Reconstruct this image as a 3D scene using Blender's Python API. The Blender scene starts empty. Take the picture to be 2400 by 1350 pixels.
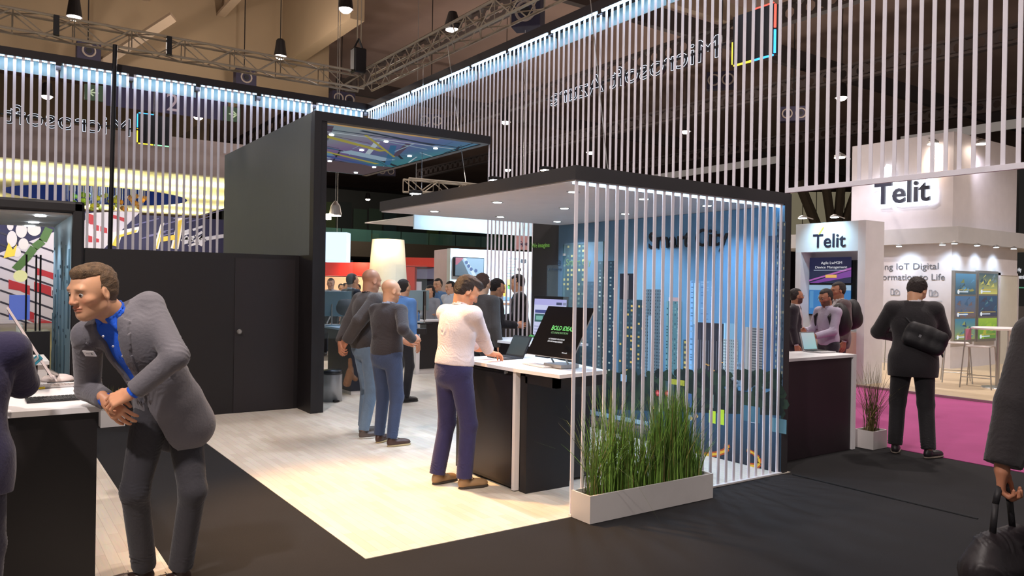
import bpy, bmesh, math, random
import numpy as np
from mathutils import Vector, Matrix, noise as mnoise
random.seed(7)
sc = bpy.context.scene
COL = sc.collection
PI = math.pi

# ---------------------------------------------------------------- camera, world, exposure
CAMH, FPX = 1.75, 1800.1
_R = np.array([0.82110, -0.57060, 0.01580]); _U = np.array([-0.01122, 0.01154, 0.99987]); _W = np.array([0.57050, 0.82130, -0.00310])
_R /= np.linalg.norm(_R); _W = _W - _R * (_W @ _R); _W /= np.linalg.norm(_W); _U = np.cross(_R, _W)
EYE = np.array([0.0, 0.0, CAMH])
cam = bpy.data.cameras.new('camera'); cam.sensor_width = 36; cam.lens = 36 * FPX / 2400; cam.clip_end = 400
camo = bpy.data.objects.new('camera', cam); COL.objects.link(camo)
camo.matrix_world = Matrix(((_R[0], _U[0], -_W[0], 0), (_R[1], _U[1], -_W[1], 0), (_R[2], _U[2], -_W[2], CAMH), (0, 0, 0, 1)))
sc.camera = camo
wd = bpy.data.worlds.new('world'); sc.world = wd; wd.use_nodes = True
wd.node_tree.nodes['Background'].inputs[0].default_value = (0.95, 0.88, 0.85, 1)
wd.node_tree.nodes['Background'].inputs[1].default_value = 0.36
sc.view_settings.view_transform = 'Standard'; sc.view_settings.look = 'None'
sc.view_settings.exposure = 0.0; sc.view_settings.gamma = 1.0
sc.cycles.max_bounces = 8; sc.cycles.sample_clamp_indirect = 6.0

# ---------------------------------------------------------------- measuring: photo point -> place in the hall
def _ray(px, py): return (px - 1200) * _R / FPX - (py - 675) * _U / FPX + _W
def atZ(px, py, z=0.0): d = _ray(px, py); return EYE + d * ((z - CAMH) / d[2])
def atX(px, py, x): d = _ray(px, py); return EYE + d * (x / d[0])
def atY(px, py, y): d = _ray(px, py); return EYE + d * (y / d[1])
def atD(px, py, d): return EYE + _ray(px, py) * d

# ---------------------------------------------------------------- materials
def lin(c):
    c = [v / 255.0 for v in c[:3]]
    return tuple((v / 12.92 if v <= 0.04045 else ((v + 0.055) / 1.055) ** 2.4) for v in c)
MATS = {}
def mat(name, col, rough=0.6, metal=0.0, bump=0.0, bscale=40.0, var=0.0, vscale=5.0, spec=0.5, stretch=(1, 1, 1), sheen=0.0):
    if name in MATS: return MATS[name]
    m = bpy.data.materials.new(name); m.use_nodes = True; nt = m.node_tree; b = nt.nodes['Principled BSDF']
    c = lin(col); b.inputs['Base Color'].default_value = (*c, 1); b.inputs['Roughness'].default_value = rough
    b.inputs['Metallic'].default_value = metal; b.inputs['Specular IOR Level'].default_value = spec
    if sheen: b.inputs['Sheen Weight'].default_value = sheen
    tc = nt.nodes.new('ShaderNodeTexCoord'); mp = nt.nodes.new('ShaderNodeMapping'); mp.inputs['Scale'].default_value = stretch
    nt.links.new(tc.outputs['Object'], mp.inputs[0])
    n = nt.nodes.new('ShaderNodeTexNoise'); n.inputs['Scale'].default_value = vscale; n.inputs['Detail'].default_value = 5
    nt.links.new(mp.outputs[0], n.inputs['Vector'])
    r = nt.nodes.new('ShaderNodeMapRange'); r.inputs[1].default_value = .3; r.inputs[2].default_value = .7
    r.inputs[3].default_value = 1 - max(var, .03); r.inputs[4].default_value = 1 + max(var, .03); nt.links.new(n.outputs['Fac'], r.inputs[0])
    mx = nt.nodes.new('ShaderNodeVectorMath'); mx.operation = 'SCALE'; mx.inputs[0].default_value = c
    nt.links.new(r.outputs[0], mx.inputs['Scale']); nt.links.new(mx.outputs[0], b.inputs['Base Color'])
    if bump:
        n2 = nt.nodes.new('ShaderNodeTexNoise'); n2.inputs['Scale'].default_value = bscale; n2.inputs['Detail'].default_value = 4
        nt.links.new(mp.outputs[0], n2.inputs['Vector'])
        bp = nt.nodes.new('ShaderNodeBump'); bp.inputs['Strength'].default_value = bump; bp.inputs['Distance'].default_value = .01
        nt.links.new(n2.outputs['Fac'], bp.inputs['Height']); nt.links.new(bp.outputs[0], b.inputs['Normal'])
    MATS[name] = m; return m
def emit(name, col, s):
    if name in MATS: return MATS[name]
    m = bpy.data.materials.new(name); m.use_nodes = True; nt = m.node_tree; b = nt.nodes['Principled BSDF']
    b.inputs['Base Color'].default_value = (0.1, 0.1, 0.1, 1); b.inputs['Emission Color'].default_value = (*lin(col), 1)
    b.inputs['Emission Strength'].default_value = s; MATS[name] = m; return m
def colmat(name, emission=0.0, rough=0.6, spec=0.4):
    """printed (or lit screen) colours taken from the mesh's own colour attribute"""
    if name in MATS: return MATS[name]
    m = bpy.data.materials.new(name); m.use_nodes = True; nt = m.node_tree; b = nt.nodes['Principled BSDF']
    a = nt.nodes.new('ShaderNodeAttribute'); a.attribute_name = 'Col'
    b.inputs['Roughness'].default_value = rough; b.inputs['Specular IOR Level'].default_value = spec
    if emission:
        b.inputs['Base Color'].default_value = (.02, .02, .02, 1)
        nt.links.new(a.outputs['Color'], b.inputs['Emission Color']); b.inputs['Emission Strength'].default_value = emission
    else: nt.links.new(a.outputs['Color'], b.inputs['Base Color'])
    MATS[name] = m; return m
def glassmat(name, col=(220, 240, 240), alpha=0.12):
    if name in MATS: return MATS[name]
    m = bpy.data.materials.new(name); m.use_nodes = True; nt = m.node_tree; b = nt.nodes['Principled BSDF']
    b.inputs['Base Color'].default_value = (*lin(col), 1); b.inputs['Roughness'].default_value = .05; b.inputs['Alpha'].default_value = alpha
    MATS[name] = m; return m
WHITE = mat('white_laminate', (226, 222, 222), .45)
BLACKP = mat('black_panel', (19, 14, 17), .5, bump=.05, bscale=8)
CHAR = mat('charcoal_paint', (50, 48, 50), .55)
METAL = mat('steel', (176, 174, 170), .35, .85)
ALU = mat('truss_aluminium', (168, 154, 134), .5, .1)
DARKM = mat('dark_metal', (30, 28, 30), .45, .4)
SCREENB = mat('screen_black', (12, 12, 14), .12)
LEDM = emit('led_cool', (176, 222, 255), 8.0)
SPOTM = emit('spot_cool', (235, 248, 255), 30.0)
WARMM = emit('lamp_warm', (255, 235, 215), 40.0)
GLASS = glassmat('clear_glass', (200, 225, 225), .05)

# ---------------------------------------------------------------- objects
def tag(o, label=None, cat=None, group=None, kind=None):
    if label: o['label'] = label
    if cat: o['category'] = cat
    if group: o['group'] = group
    if kind: o['kind'] = kind
    return o
def thing(name, label, cat, loc=(0, 0, 0), rz=0.0, group=None):
    o = bpy.data.objects.new(name, None); COL.objects.link(o); o.location = Vector([float(v) for v in loc]); o.rotation_euler = (0, 0, rz)
    o.empty_display_size = .1
    return tag(o, label, cat, group)
def copy_tree(o, parent=None):
    c = o.copy(); COL.objects.link(c); c.parent = parent
    for ch in list(o.children): copy_tree(ch, c)
    return c
def mesh_obj(name, verts, faces, m, parent=None, smooth=False, cols=None):
    me = bpy.data.meshes.new(name); me.from_pydata([tuple(map(float, v)) for v in verts], [], [tuple(map(int, f)) for f in faces])
    if smooth: me.polygons.foreach_set('use_smooth', [True] * len(me.polygons))
    if cols is not None:
        ca = me.color_attributes.new('Col', 'FLOAT_COLOR', 'POINT')
        ca.data.foreach_set('color', np.c_[np.asarray(cols, float)[:, :3], np.ones(len(verts))].ravel())
    me.materials.append(m); me.update()
    o = bpy.data.objects.new(name, me); COL.objects.link(o)
    if parent is not None: o.parent = parent
    return o
class MB:
    def __init__(s): s.v = []; s.f = []
    def add(s, vs, fs):
        b = len(s.v); s.v += [tuple(v) for v in vs]; s.f += [tuple(b + i for i in f) for f in fs]; return s
    def box(s, x0, y0, z0, x1, y1, z1):
        x0, x1 = sorted((x0, x1)); y0, y1 = sorted((y0, y1)); z0, z1 = sorted((z0, z1))
        return s.add([(x0, y0, z0), (x1, y0, z0), (x1, y1, z0), (x0, y1, z0), (x0, y0, z1), (x1, y0, z1), (x1, y1, z1), (x0, y1, z1)],
                     [(0, 3, 2, 1), (4, 5, 6, 7), (0, 1, 5, 4), (1, 2, 6, 5), (2, 3, 7, 6), (3, 0, 4, 7)])
    def obox(s, c, ax, ay, az):
        """oriented box: centre and three half-axis vectors"""
        c, ax, ay, az = map(np.asarray, (c, ax, ay, az)); vs = []
        for k in (-1, 1):
            for i, j in ((-1, -1), (1, -1), (1, 1), (-1, 1)): vs.append(c + i * ax + j * ay + k * az)
        return s.add(vs, [(0, 3, 2, 1), (4, 5, 6, 7), (0, 1, 5, 4), (1, 2, 6, 5), (2, 3, 7, 6), (3, 0, 4, 7)])
    def bar(s, a, b, r, n=6, r2=None, caps=True):
        a = np.asarray(a, float); b = np.asarray(b, float); r2 = r if r2 is None else r2
        d = b - a; L = np.linalg.norm(d)
        if L < 1e-9: return s
        d /= L; h = np.array([0, 0, 1.]) if abs(d[2]) < .9 else np.array([1., 0, 0]); u = np.cross(d, h); u /= np.linalg.norm(u); w = np.cross(d, u)
        vs = [a + r * (math.cos(2 * PI * i / n) * u + math.sin(2 * PI * i / n) * w) for i in range(n)] + [b + r2 * (math.cos(2 * PI * i / n) * u + math.sin(2 * PI * i / n) * w) for i in range(n)]
        fs = [(i, (i + 1) % n, n + (i + 1) % n, n + i) for i in range(n)]
        if caps: fs += [tuple(range(n))[::-1], tuple(range(n, 2 * n))]
        return s.add(vs, fs)
    def path(s, pts, r, n=6):
        for a, b in zip(pts[:-1], pts[1:]): s.bar(a, b, r, n)
        return s
    def lathe(s, prof, c=(0, 0, 0), n=24):
        b = []; 
        for r, z in prof: b += [(c[0] + r * math.cos(2 * PI * i / n), c[1] + r * math.sin(2 * PI * i / n), c[2] + z) for i in range(n)]
        fs = []
        for k in range(len(prof) - 1): fs += [(k * n + i, k * n + (i + 1) % n, (k + 1) * n + (i + 1) % n, (k + 1) * n + i) for i in range(n)]
        fs += [tuple(range(n))[::-1], tuple(range((len(prof) - 1) * n, len(prof) * n))]
        return s.add(b, fs)
    def build(s, name, m, parent=None, bevel=0.0, smooth=False):
        o = mesh_obj(name, s.v, s.f, m, parent, smooth)
        if bevel:
            md = o.modifiers.new('b', 'BEVEL'); md.width = bevel; md.segments = 2; md.limit_method = 'ANGLE'
        return o
def box(name, x0, y0, z0, x1, y1, z1, m, parent=None, bevel=0.0): return MB().box(x0, y0, z0, x1, y1, z1).build(name, m, parent, bevel)

class Canvas:
    """a print or a lit picture: coloured shapes laid on a flat surface (u to the viewer's right, v up, n towards the viewer)"""
    def __init__(s, o, u, v, n, gap=.0006):
        s.o, s.u, s.v, s.n = (np.asarray(t, float) for t in (o, u, v, n)); s.gap = gap; s.vs = []; s.fs = []; s.cs = []; s.k = 0
    def pt(s, a, b, lay): return s.o + s.u * a + s.v * b + s.n * (lay * s.gap)
    def poly(s, pts, col, lay=1):
        b = len(s.vs); cols = col if isinstance(col[0], (tuple, list)) else [col] * len(pts)
        s.vs += [s.pt(p[0], p[1], lay) for p in pts]; s.cs += [lin(c) for c in cols]; s.fs.append(tuple(range(b, b + len(pts))))
    def rect(s, a0, b0, a1, b1, col, lay=1): s.poly([(a0, b0), (a1, b0), (a1, b1), (a0, b1)], col, lay)
    def grid(s, a0, b0, a1, b1, nx, ny, fn, lay=0):
        b = len(s.vs)
        for j in range(ny + 1):
            for i in range(nx + 1):
                x, y = i / nx, j / ny; s.vs.append(s.pt(a0 + (a1 - a0) * x, b0 + (b1 - b0) * y, lay)); s.cs.append(lin(fn(x, y)))
        for j in range(ny):
            for i in range(nx): k = b + j * (nx + 1) + i; s.fs.append((k, k + 1, k + nx + 2, k + nx + 1))
    def disc(s, a, b, r, col, lay=2, n=16, ry=None):
        ry = ry or r; s.poly([(a + r * math.cos(2 * PI * i / n), b + ry * math.sin(2 * PI * i / n)) for i in range(n)], col, lay)
    def line(s, pts, w, col, lay=2):
        for (x0, y0), (x1, y1) in zip(pts[:-1], pts[1:]):
            L = math.hypot(x1 - x0, y1 - y0) or 1; nx, ny = -(y1 - y0) / L * w / 2, (x1 - x0) / L * w / 2
            s.poly([(x0 - nx, y0 - ny), (x1 - nx, y1 - ny), (x1 + nx, y1 + ny), (x0 + nx, y0 + ny)], col, lay)
    def build(s, name, m, parent=None):
        o = mesh_obj(name, s.vs, s.fs, m, parent, cols=s.cs); return o
PRINT = colmat('printed_surface'); 

def text(name, body, size, o, u, v, m, parent=None, depth=.004, bold=0.0, width=None, outline=0.0, sx=1.0):
    """lettering: o = lower left corner, u = reading direction, v = up"""
    cu = bpy.data.curves.new(name, 'FONT'); cu.body = body; cu.size = size; cu.extrude = depth; cu.offset = bold; cu.resolution_u = 3
    if outline: cu.fill_mode = 'NONE'; cu.extrude = 0; cu.bevel_depth = outline; cu.bevel_resolution = 0
    tmp = bpy.data.objects.new('t', cu); COL.objects.link(tmp)
    me = bpy.data.meshes.new_from_object(tmp.evaluated_get(bpy.context.evaluated_depsgraph_get())); bpy.data.objects.remove(tmp)
    me.name = name; me.materials.clear(); me.materials.append(m)
    u = np.asarray(u, float); v = np.asarray(v, float); n = np.cross(u, v); o = np.asarray(o, float)
    if width:
        xs = [p.co.x for p in me.vertices]
        if xs: sx = width / (max(xs) - min(xs))
    for p in me.vertices:
        q = o + u * p.co.x * sx + v * p.co.y + n * p.co.z; p.co = Vector(q)
    ob = bpy.data.objects.new(name, me); COL.objects.link(ob); ob.parent = parent
    return ob
def spot(loc, target, power, col=(255, 240, 220), angle=60, blend=.6, r=.05):
    l = bpy.data.lights.new('spot', 'SPOT'); l.energy = power; l.color = lin(col); l.spot_size = math.radians(angle); l.spot_blend = blend; l.shadow_soft_size = r
    o = bpy.data.objects.new('spot', l); COL.objects.link(o); o.location = Vector([float(v) for v in loc])
    o.rotation_euler = (Vector([float(v) for v in target]) - o.location).to_track_quat('-Z', 'Y').to_euler(); return o
def point(loc, power, col=(255, 240, 220), r=.2):
    l = bpy.data.lights.new('point', 'POINT'); l.energy = power; l.color = lin(col); l.shadow_soft_size = r
    o = bpy.data.objects.new('point', l); COL.objects.link(o); o.location = Vector([float(v) for v in loc]); return o
def area(loc, target, power, col, sx, sy):
    l = bpy.data.lights.new('area', 'AREA'); l.energy = power; l.color = lin(col); l.shape = 'RECTANGLE'; l.size = sx; l.size_y = sy
    o = bpy.data.objects.new('area', l); COL.objects.link(o); o.location = Vector([float(v) for v in loc])
    o.rotation_euler = (Vector([float(v) for v in target]) - o.location).to_track_quat('-Z', 'Y').to_euler(); return o
def vn3(v): return v / np.linalg.norm(v)
# ================================================================ SETTING
def struct(o): o['kind'] = 'structure'; return o
carpet = mat('black_carpet', (18, 16, 19), .95, bump=.5, bscale=350, var=.18, vscale=3)
pinkc = mat('magenta_carpet', (160, 68, 122), .95, bump=.4, bscale=300, var=.06, vscale=2)
def woodmat(name, c1, c2):
    m = bpy.data.materials.new(name); m.use_nodes = True; nt = m.node_tree; b = nt.nodes['Principled BSDF']
    tc = nt.nodes.new('ShaderNodeTexCoord'); mp = nt.nodes.new('ShaderNodeMapping'); mp.inputs['Rotation'].default_value = (0, 0, PI / 2)
    nt.links.new(tc.outputs['Object'], mp.inputs[0])
    br = nt.nodes.new('ShaderNodeTexBrick'); br.inputs['Scale'].default_value = 1; br.inputs['Brick Width'].default_value = .42; br.inputs['Row Height'].default_value = .068
    br.inputs['Mortar Size'].default_value = .0012; br.inputs['Color1'].default_value = (*lin(c1), 1); br.inputs['Color2'].default_value = (*lin(c2), 1)
    br.inputs['Mortar'].default_value = (*[v * .8 for v in lin(c2)], 1); br.inputs['Bias'].default_value = -.35
    nt.links.new(mp.outputs[0], br.inputs['Vector'])
    n = nt.nodes.new('ShaderNodeTexNoise'); n.inputs['Scale'].default_value = 6; mp2 = nt.nodes.new('ShaderNodeMapping'); mp2.inputs['Scale'].default_value = (12, 1, 1)
    nt.links.new(tc.outputs['Object'], mp2.inputs[0]); nt.links.new(mp2.outputs[0], n.inputs['Vector'])
    mx = nt.nodes.new('ShaderNodeMix'); mx.data_type = 'RGBA'; mx.blend_type = 'MULTIPLY'; mx.inputs['Factor'].default_value = .18
    nt.links.new(br.outputs['Color'], mx.inputs['A']); nt.links.new(n.outputs['Color'], mx.inputs['B']); nt.links.new(mx.outputs['Result'], b.inputs['Base Color'])
    b.inputs['Roughness'].default_value = .42; return m
WOODF = woodmat('pale_wood_laminate', (226, 216, 202), (207, 193, 176))
struct(box('floor', -30, -6, -.2, 120, 120, -.004, carpet))
struct(box('floor_white', 2.04, 4.52, -.02, 6.44, 16.5, 0, WOODF))
struct(box('floor_white', 6.44, 8.2, -.02, 12.6, 16.5, 0, WOODF))
struct(box('floor_white', -6, 3.2, -.02, .974, 10.4, 0, WOODF))
struct(box('floor_pink', 8.42, -3, -.003, 13.25, 8.2, .002, pinkc))
struct(box('floor_wood', 13.25, -4, -.003, 30, 20, .03, mat('tan_floor', (196, 176, 146), .5, var=.04)))
box('trim_metal', 13.2, -4, 0, 13.25, 9.4, .04, METAL)['kind'] = 'structure'
struct(box('floor_grey', -30, 16.5, -.003, 120, 120, .001, mat('hall_floor', (92, 84, 80), .7, var=.1)))
# hall
concr = mat('brown_concrete', (150, 130, 104), .9, bump=.1, bscale=2, var=.08, vscale=.4)
darkceil = mat('dark_ceiling', (172, 146, 134), .9, var=.12, vscale=.3)
struct(box('ceiling', -60, -20, 15, 120, 120, 15.3, darkceil))
struct(box('wall_back', -60, 60, 6.4, 14, 60.4, 15, concr))
struct(box('wall_back', -60, 100, 0, 120, 100.4, 15, mat('far_wall', (58, 50, 48), .9, var=.2, vscale=.2)))
struct(box('wall_right', 100, -20, 0, 100.4, 100, 15, mat('far_wall2', (66, 57, 54), .9, var=.2, vscale=.2)))
# deep girders and cellular roof beams
gird = mat('girder_tan', (172, 152, 130), .8, var=.06, vscale=.6)
beamM = mat('beam_brown', (66, 56, 54), .8, var=.1, vscale=.5)
def cellular(name, a, b, h, m, nh=20, lab='', n=8):
    """steel beam with a row of round holes: web drawn around the openings, two flanges"""
    a = np.asarray(a, float); b = np.asarray(b, float); L = np.linalg.norm(b - a); d = (b - a) / L; s = np.array([-d[1], d[0], 0]); z = np.array([0, 0, 1.])
    mb = MB(); q = .16
    for zz in (-h / 2, h / 2): mb.obox((a + b) / 2 + z * zz, d * L / 2, s * q, z * .05)
    step = L / nh; r = h * .3
    for k in range(nh):
        c = a + d * (k + .5) * step
        outer = []; inner = []
        for i in range(n):
            t = 2 * PI * (i + .5) / n; ct, st = math.cos(t), math.sin(t); inner.append(c + d * r * ct + z * r * st)
            sc_ = 1 / max(abs(ct), abs(st)); outer.append(c + d * step / 2 * ct * sc_ + z * h / 2 * st * sc_)
        bb = len(mb.v); mb.v += [tuple(p) for p in outer + inner]
        mb.f += [(bb + i, bb + (i + 1) % n, bb + n + (i + 1) % n, bb + n + i) for i in range(n)]
    return struct(mb.build(name, m))
for i, x in enumerate((14.5, 22.6, 30.9, 41.7)):
    cellular('ceiling_beam', (x, 3, 11.2), (x, 59, 11.2), .62, beamM, 70)
for x, y0, y1 in ((46, 10, 25), (46.2, 34, 46)): struct(box('window_strip', x, y0, 10.7, x + .1, y1, 11.2, emit('pale_strip', (150, 140, 134), .55)))
for y in (22, 40): struct(box('ceiling_beam', 16, y, 12.2, 95, y + .3, 13.0, beamM))
for x in (4.9, 7.6): cellular('ceiling_beam', (x, 14, 12.4), (x, 31, 12.4), .7, gird, 30)
struct(box('ceiling_beam', 2.6, 12, 12.2, 3.6, 31, 13.2, gird))
struct(box('ceiling_beam', 1.9, 12, 11.9, 2.15, 31, 12.2, gird))
struct(box('ceiling_beam', 2, 18.6, 11.5, 24, 18.9, 12.2, gird))
struct(box('ceiling_beam', -60, 31, 9.2, 12, 31.6, 15, concr))
struct(box('ceiling_beam', 10, 24, 10.5, 10.5, 60, 15, concr))
struct(MB().obox((-1.6, 24, 10.9), (.3, 0, 0), (0, .3, 0), (0, 0, 0.01)).bar((-3.4, 26, 9.4), (1.8, 20, 13.6), .28, 4).build('ceiling_strut', gird))
struct(MB().bar((-9.4, 28, 9.4), (-4.8, 22, 13.6), .28, 4).bar((3.4, 30, 9.2), (5.4, 28.4, 10.8), .2, 4).build('ceiling_strut', gird))
# mezzanine with glass front, far across the hall
mz = MB().box(18, 66, 4.2, 62, 72, 5.6); struct(mz.build('wall_mezzanine', mat('mezz', (88, 80, 66), .9)))
struct(MB().box(18, 72, 5.6, 62, 72.3, 11).build('wall_mezzanine', mat('mezz_dark', (40, 44, 40), .6)))
mzc = Canvas((18, 71.8, 5.6), (1, 0, 0), (0, 0, 1), (0, -1, 0), .02)
rr = random.Random(3)
for k in range(26):
    x = 1.0 + k * 1.65; g = rr.choice([(52, 72, 58), (66, 84, 44), (40, 58, 60), (34, 44, 42)])
    mzc.rect(x, .2, x + 1.45, 3.4 + rr.random(), g, 1)
    if rr.random() < .4: mzc.rect(x + .3, .3, x + 1.1, 1.2, (96, 100, 50), 2)
mo = mzc.build('window_mezzanine', PRINT); mo['kind'] = 'structure'
g = MB()
for k in range(15): g.box(18 + k * 3, 66, 5.6, 20.9 + k * 3, 66.05, 6.7)
struct(g.build('window_1', glassmat('green_glass', (90, 150, 135), .35)))
vb = mat('strut_brown', (70, 60, 46), .9)
for (a, b, r) in (((1872, 425), (1916, 535), .34), ((1935, 430), (1950, 535), .30), ((1972, 430), (1962, 535), .30), ((2012, 435), (1976, 535), .32)):
    struct(MB().bar(atD(*a, 52), atD(*b, 52) * [1, 1, 1], r, 8).build('pillar', vb))
for (x0, x1) in ((1852, 1880), (1882, 1912), (1914, 1946), (1948, 1978), (1980, 2004)):
    a, b = atD(x0, 450, 60), atD(x1, 560, 60); u_ = vn3(_R * [1, 1, 0]); c_ = (a + b) / 2; struct(MB().obox(c_, u_ * ((b - a) @ _R) / 2 * .97, (0, 0, abs(a[2] - b[2]) / 2), np.cross(u_, [0, 0, 1.]) * .05).build('window_far', emit('hall_window', (118, 110, 88), .75)))
# banner with hall number and two exit signs below the bulkhead
yb = 30.9
cv = Canvas((0, yb, 0), (1, 0, 0), (0, 0, 1), (0, -1, 0), .01)
def YZ(px, py): p = atY(px, py, yb); return p[0], p[2]
a = YZ(246, 206); b = YZ(534, 278); zt = YZ(400, 228)[1]
cv.rect(a[0], zt - .62, b[0], zt + .45, (26, 22, 66), 1)
bn = cv.build('hall_banner', PRINT); MB().bar((a[0] + .5, yb + .05, zt), (a[0] + .5, yb + .05, 9.3), .02).bar((b[0] - .5, yb + .05, zt), (b[0] - .5, yb + .05, 9.3), .02).build('hanger', DARKM, bn); tag(bn, 'dark blue hanging hall banner with a white 2', 'banner')
bn.name = 'hall_sign_banner'
p = atY(388, 258, yb - .02); text('numeral', '2', .95, p, (1, 0, 0), (0, 0, 1), mat('grey_print', (168, 158, 178), .6), bn)
for k, (px, py, lab) in enumerate(((222, 218, 'green exit arrow sign left of the blue hall banner'), (543, 268, 'green exit arrow sign right of the blue hall banner'))):
    c = atY(px, py, yb - .05); w = .32
    e = tag(box('exit_sign', c[0] - w, yb - .08, c[2] - .28, c[0] + w, yb - .02, c[2] + .28, mat('exit_green', (16, 62, 34), .5)), lab, 'sign')
    s = -1 if k == 0 else 1
    cvv = Canvas((c[0], yb - .085, c[2]), (1, 0, 0), (0, 0, 1), (0, -1, 0), .004)
    cvv.line([(-.12 * s, 0), (.16 * s, 0)], .05, (190, 220, 190)); cvv.line([(.04 * s, .12), (.18 * s, 0), (.04 * s, -.12)], .05, (190, 220, 190)); cvv.build('arrow', PRINT, e)
# hall high-bay lamps: dark housing, bright lens, each lights the hall
LN = 0
def hall_lamp(px, py, z=9.0, r=.2, power=520, lab=None, col=(255, 238, 225), g='high bay lamps under the hall roof', m=None):
    global LN
    c = atZ(px, py, z); t = thing('high_bay_lamp', lab, 'lamp', c, 0, g)
    MB().lathe([(r * .55, .55), (r * .8, .5), (r * 1.1, .12), (r * 1.2, .0), (r, .0)], n=16).build('housing', DARKM, t, smooth=False)
    MB().lathe([(.001, -.62 * r), (r * .55, -.5 * r), (r * .85, -.25 * r), (r * .98, .005)], n=20).build('lens', m or WARMM, t)
    MB().bar((0, 0, .5), (0, 0, 14.995 - z), .015, 5).build('cable', DARKM, t)
    point((c[0], c[1], c[2] - .42), power, col, .25); LN += 1
LAB = ['at the top left above the lattice truss', 'above the lattice truss near its corner', 'under the tan roof beam at the top edge', 'behind the left slats beside the hanging lettering', 'behind the left slats below the blue banner',
       'seen between slats above the pavilion roof', 'right of the lamp above the pavilion roof', 'between the slats under the hanging lettering', 'between the right slats above the white tower', 'just over the pavilion roof truss', 'beside the tower opening above the mezzanine']
for (px, py, z), l in zip(((174, 40, 9), (657, 132, 9), (810, 22, 9), (110, 226, 9), (465, 275, 9), (1185, 286, 9), (1383, 357, 9), (1607, 308, 9), (1972, 229, 9), (1190, 398, 9), (862, 467, 9)), LAB):
    hall_lamp(px, py, z, .17 if px in (174, 657, 810) else (.2 if px < 1000 and py < 300 else .2), 480 if px < 1000 else 380, 'round white high bay lamp ' + l)
# loudspeaker clusters
def speakers(px, py, z, w, lab, rz=0.0, n=2):
    c = atZ(px, py, z); t = thing('loudspeaker', lab, 'loudspeaker', c, rz, 'navy roof loudspeakers')
    box('cabinet', -w, -.2, -.3, w, .2, .3, mat('navy_box', (34, 29, 54), .7), t, .02); MB().bar((0, .1, .4), (0, .1, 14.995 - z), .02, 5).build('hanger', DARKM, t)
    xs = (0,) if n == 1 else (-w * .48, w * .48)
    for x in xs:
        mb = MB()
        for i in range(20):
            a0, a1 = 2 * PI * i / 20, 2 * PI * (i + 1) / 20; mb.bar((x + .19 * math.cos(a0), -.22, .19 * math.sin(a0)), (x + .19 * math.cos(a1), -.22, .19 * math.sin(a1)), .03, 5)
        mb.build('horn_ring', mat('horn_grey', (150, 138, 130), .5), t)
        MB().bar((x, -.2, 0), (x, -.23, 0), .09, 12).build('driver', DARKM, t)
speakers(207, 122, 9.4, .36, 'navy loudspeaker with one pale horn above the left dark beam', 0, 1)
speakers(574, 184, 9.4, .38, 'navy loudspeaker with one pale horn behind the truss middle', 0, 1)
speakers(802, 234, 9.4, .5, 'navy twin loudspeaker just left of the frame corner')
speakers(1010, 285, 9.0, .55, 'dark twin loudspeaker behind the slats right of the tower', -.5)
speakers(1690, 190, 9.2, .5, 'dark twin loudspeaker below the hanging lettering', -.9)
speakers(1860, 268, 9.0, .55, 'dark twin loudspeaker right of the hanging logo box', -.9)
speakers(905, 402, 9.2, .6, 'twin loudspeaker below the printed tower ceiling', -.3)
speakers(1238, 34, 7.2, .3, 'small loudspeaker clamped on the truss above the dark beam', -.9, 1)
# ================================================================ THE STAND: hanging frame and its slats
SLATM = mat('white_slat', (244, 240, 250), .5)
SX, SY, FB, FT = 6.5, 14.63, 5.29, 5.42          # frame corner, beam underside and top
BEAMM = mat('frame_black', (36, 28, 32), .6)
PANE = mat('frosted_strip', (150, 176, 182), .35)
_tmpl = {}
def slat_mesh(h, w=.031, t=.009):
    k = (round(h, 3), w, t)
    if k not in _tmpl:
        me = bpy.data.meshes.new('slat'); m = MB().box(-w / 2, -t / 2, 0, w / 2, t / 2, h); me.from_pydata(m.v, [], m.f); me.materials.append(SLATM); _tmpl[k] = me
    return _tmpl[k]
def slat(parent, x, y, z0, z1, rz=0.0, w=.031):
    o = bpy.data.objects.new('slat', slat_mesh(z1 - z0, w)); COL.objects.link(o); o.parent = parent; o.location = (x, y, z0); o.rotation_euler = (0, 0, rz)
def beam_part(parent, x0, y0, x1, y1, along):
    box('beam', x0, y0, FB, x1, y1, FT, BEAMM, parent)
    n = int(round((y1 - y0 if along == 'y' else x1 - x0) / 1.06)); L = (y1 - y0 if along == 'y' else x1 - x0) / n
    for k in range(n):
        if along == 'y':
            b0, b1 = y1 - (k + 1) * L + .05, y1 - k * L - .05
            box('led_strip', x0 - .004, b0, FB - .03, x0 + .02, b1, FB - .004, LEDM, parent)
            box('frosted_panel', x1 - .03, b0 - .03, FB - .2, x1 - .02, b1 + .03, FB - .01, PANE, parent)
            box('bracket', x0, b1 + .0, FB - .06, x1, b1 + .07, FB, BEAMM, parent)
        else:
            b0, b1 = x0 + k * L + .05, x0 + (k + 1) * L - .05
            box('led_strip', b0, y0 + .02, FB - .022, b1, y0 + .04, FB - .004, LEDM, parent)
            box('frosted_panel', b0 - .03, y1 - .03, FB - .22, b1 + .03, y1 - .02, FB - .01, PANE, parent)
            box('bracket', b1 + .0, y0, FB - .12, b1 + .07, y1, FB, BEAMM, parent)
fr = thing('slat_screen', 'long hanging slat curtain under the lit dark beam from corner to upper right', 'slat screen', (0, 0, 0))
beam_part(fr, SX - .02, 1.2, SX + .16, SY + .16, 'y')
D = .1075; ys = [14.55 - i * D for i in range(int((14.55 - 1.4) / D))]
vis = [y for y in ys if y < 13.0][::-1][: 100]
near = sorted(vis)[:100]
rest = MB()
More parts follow.
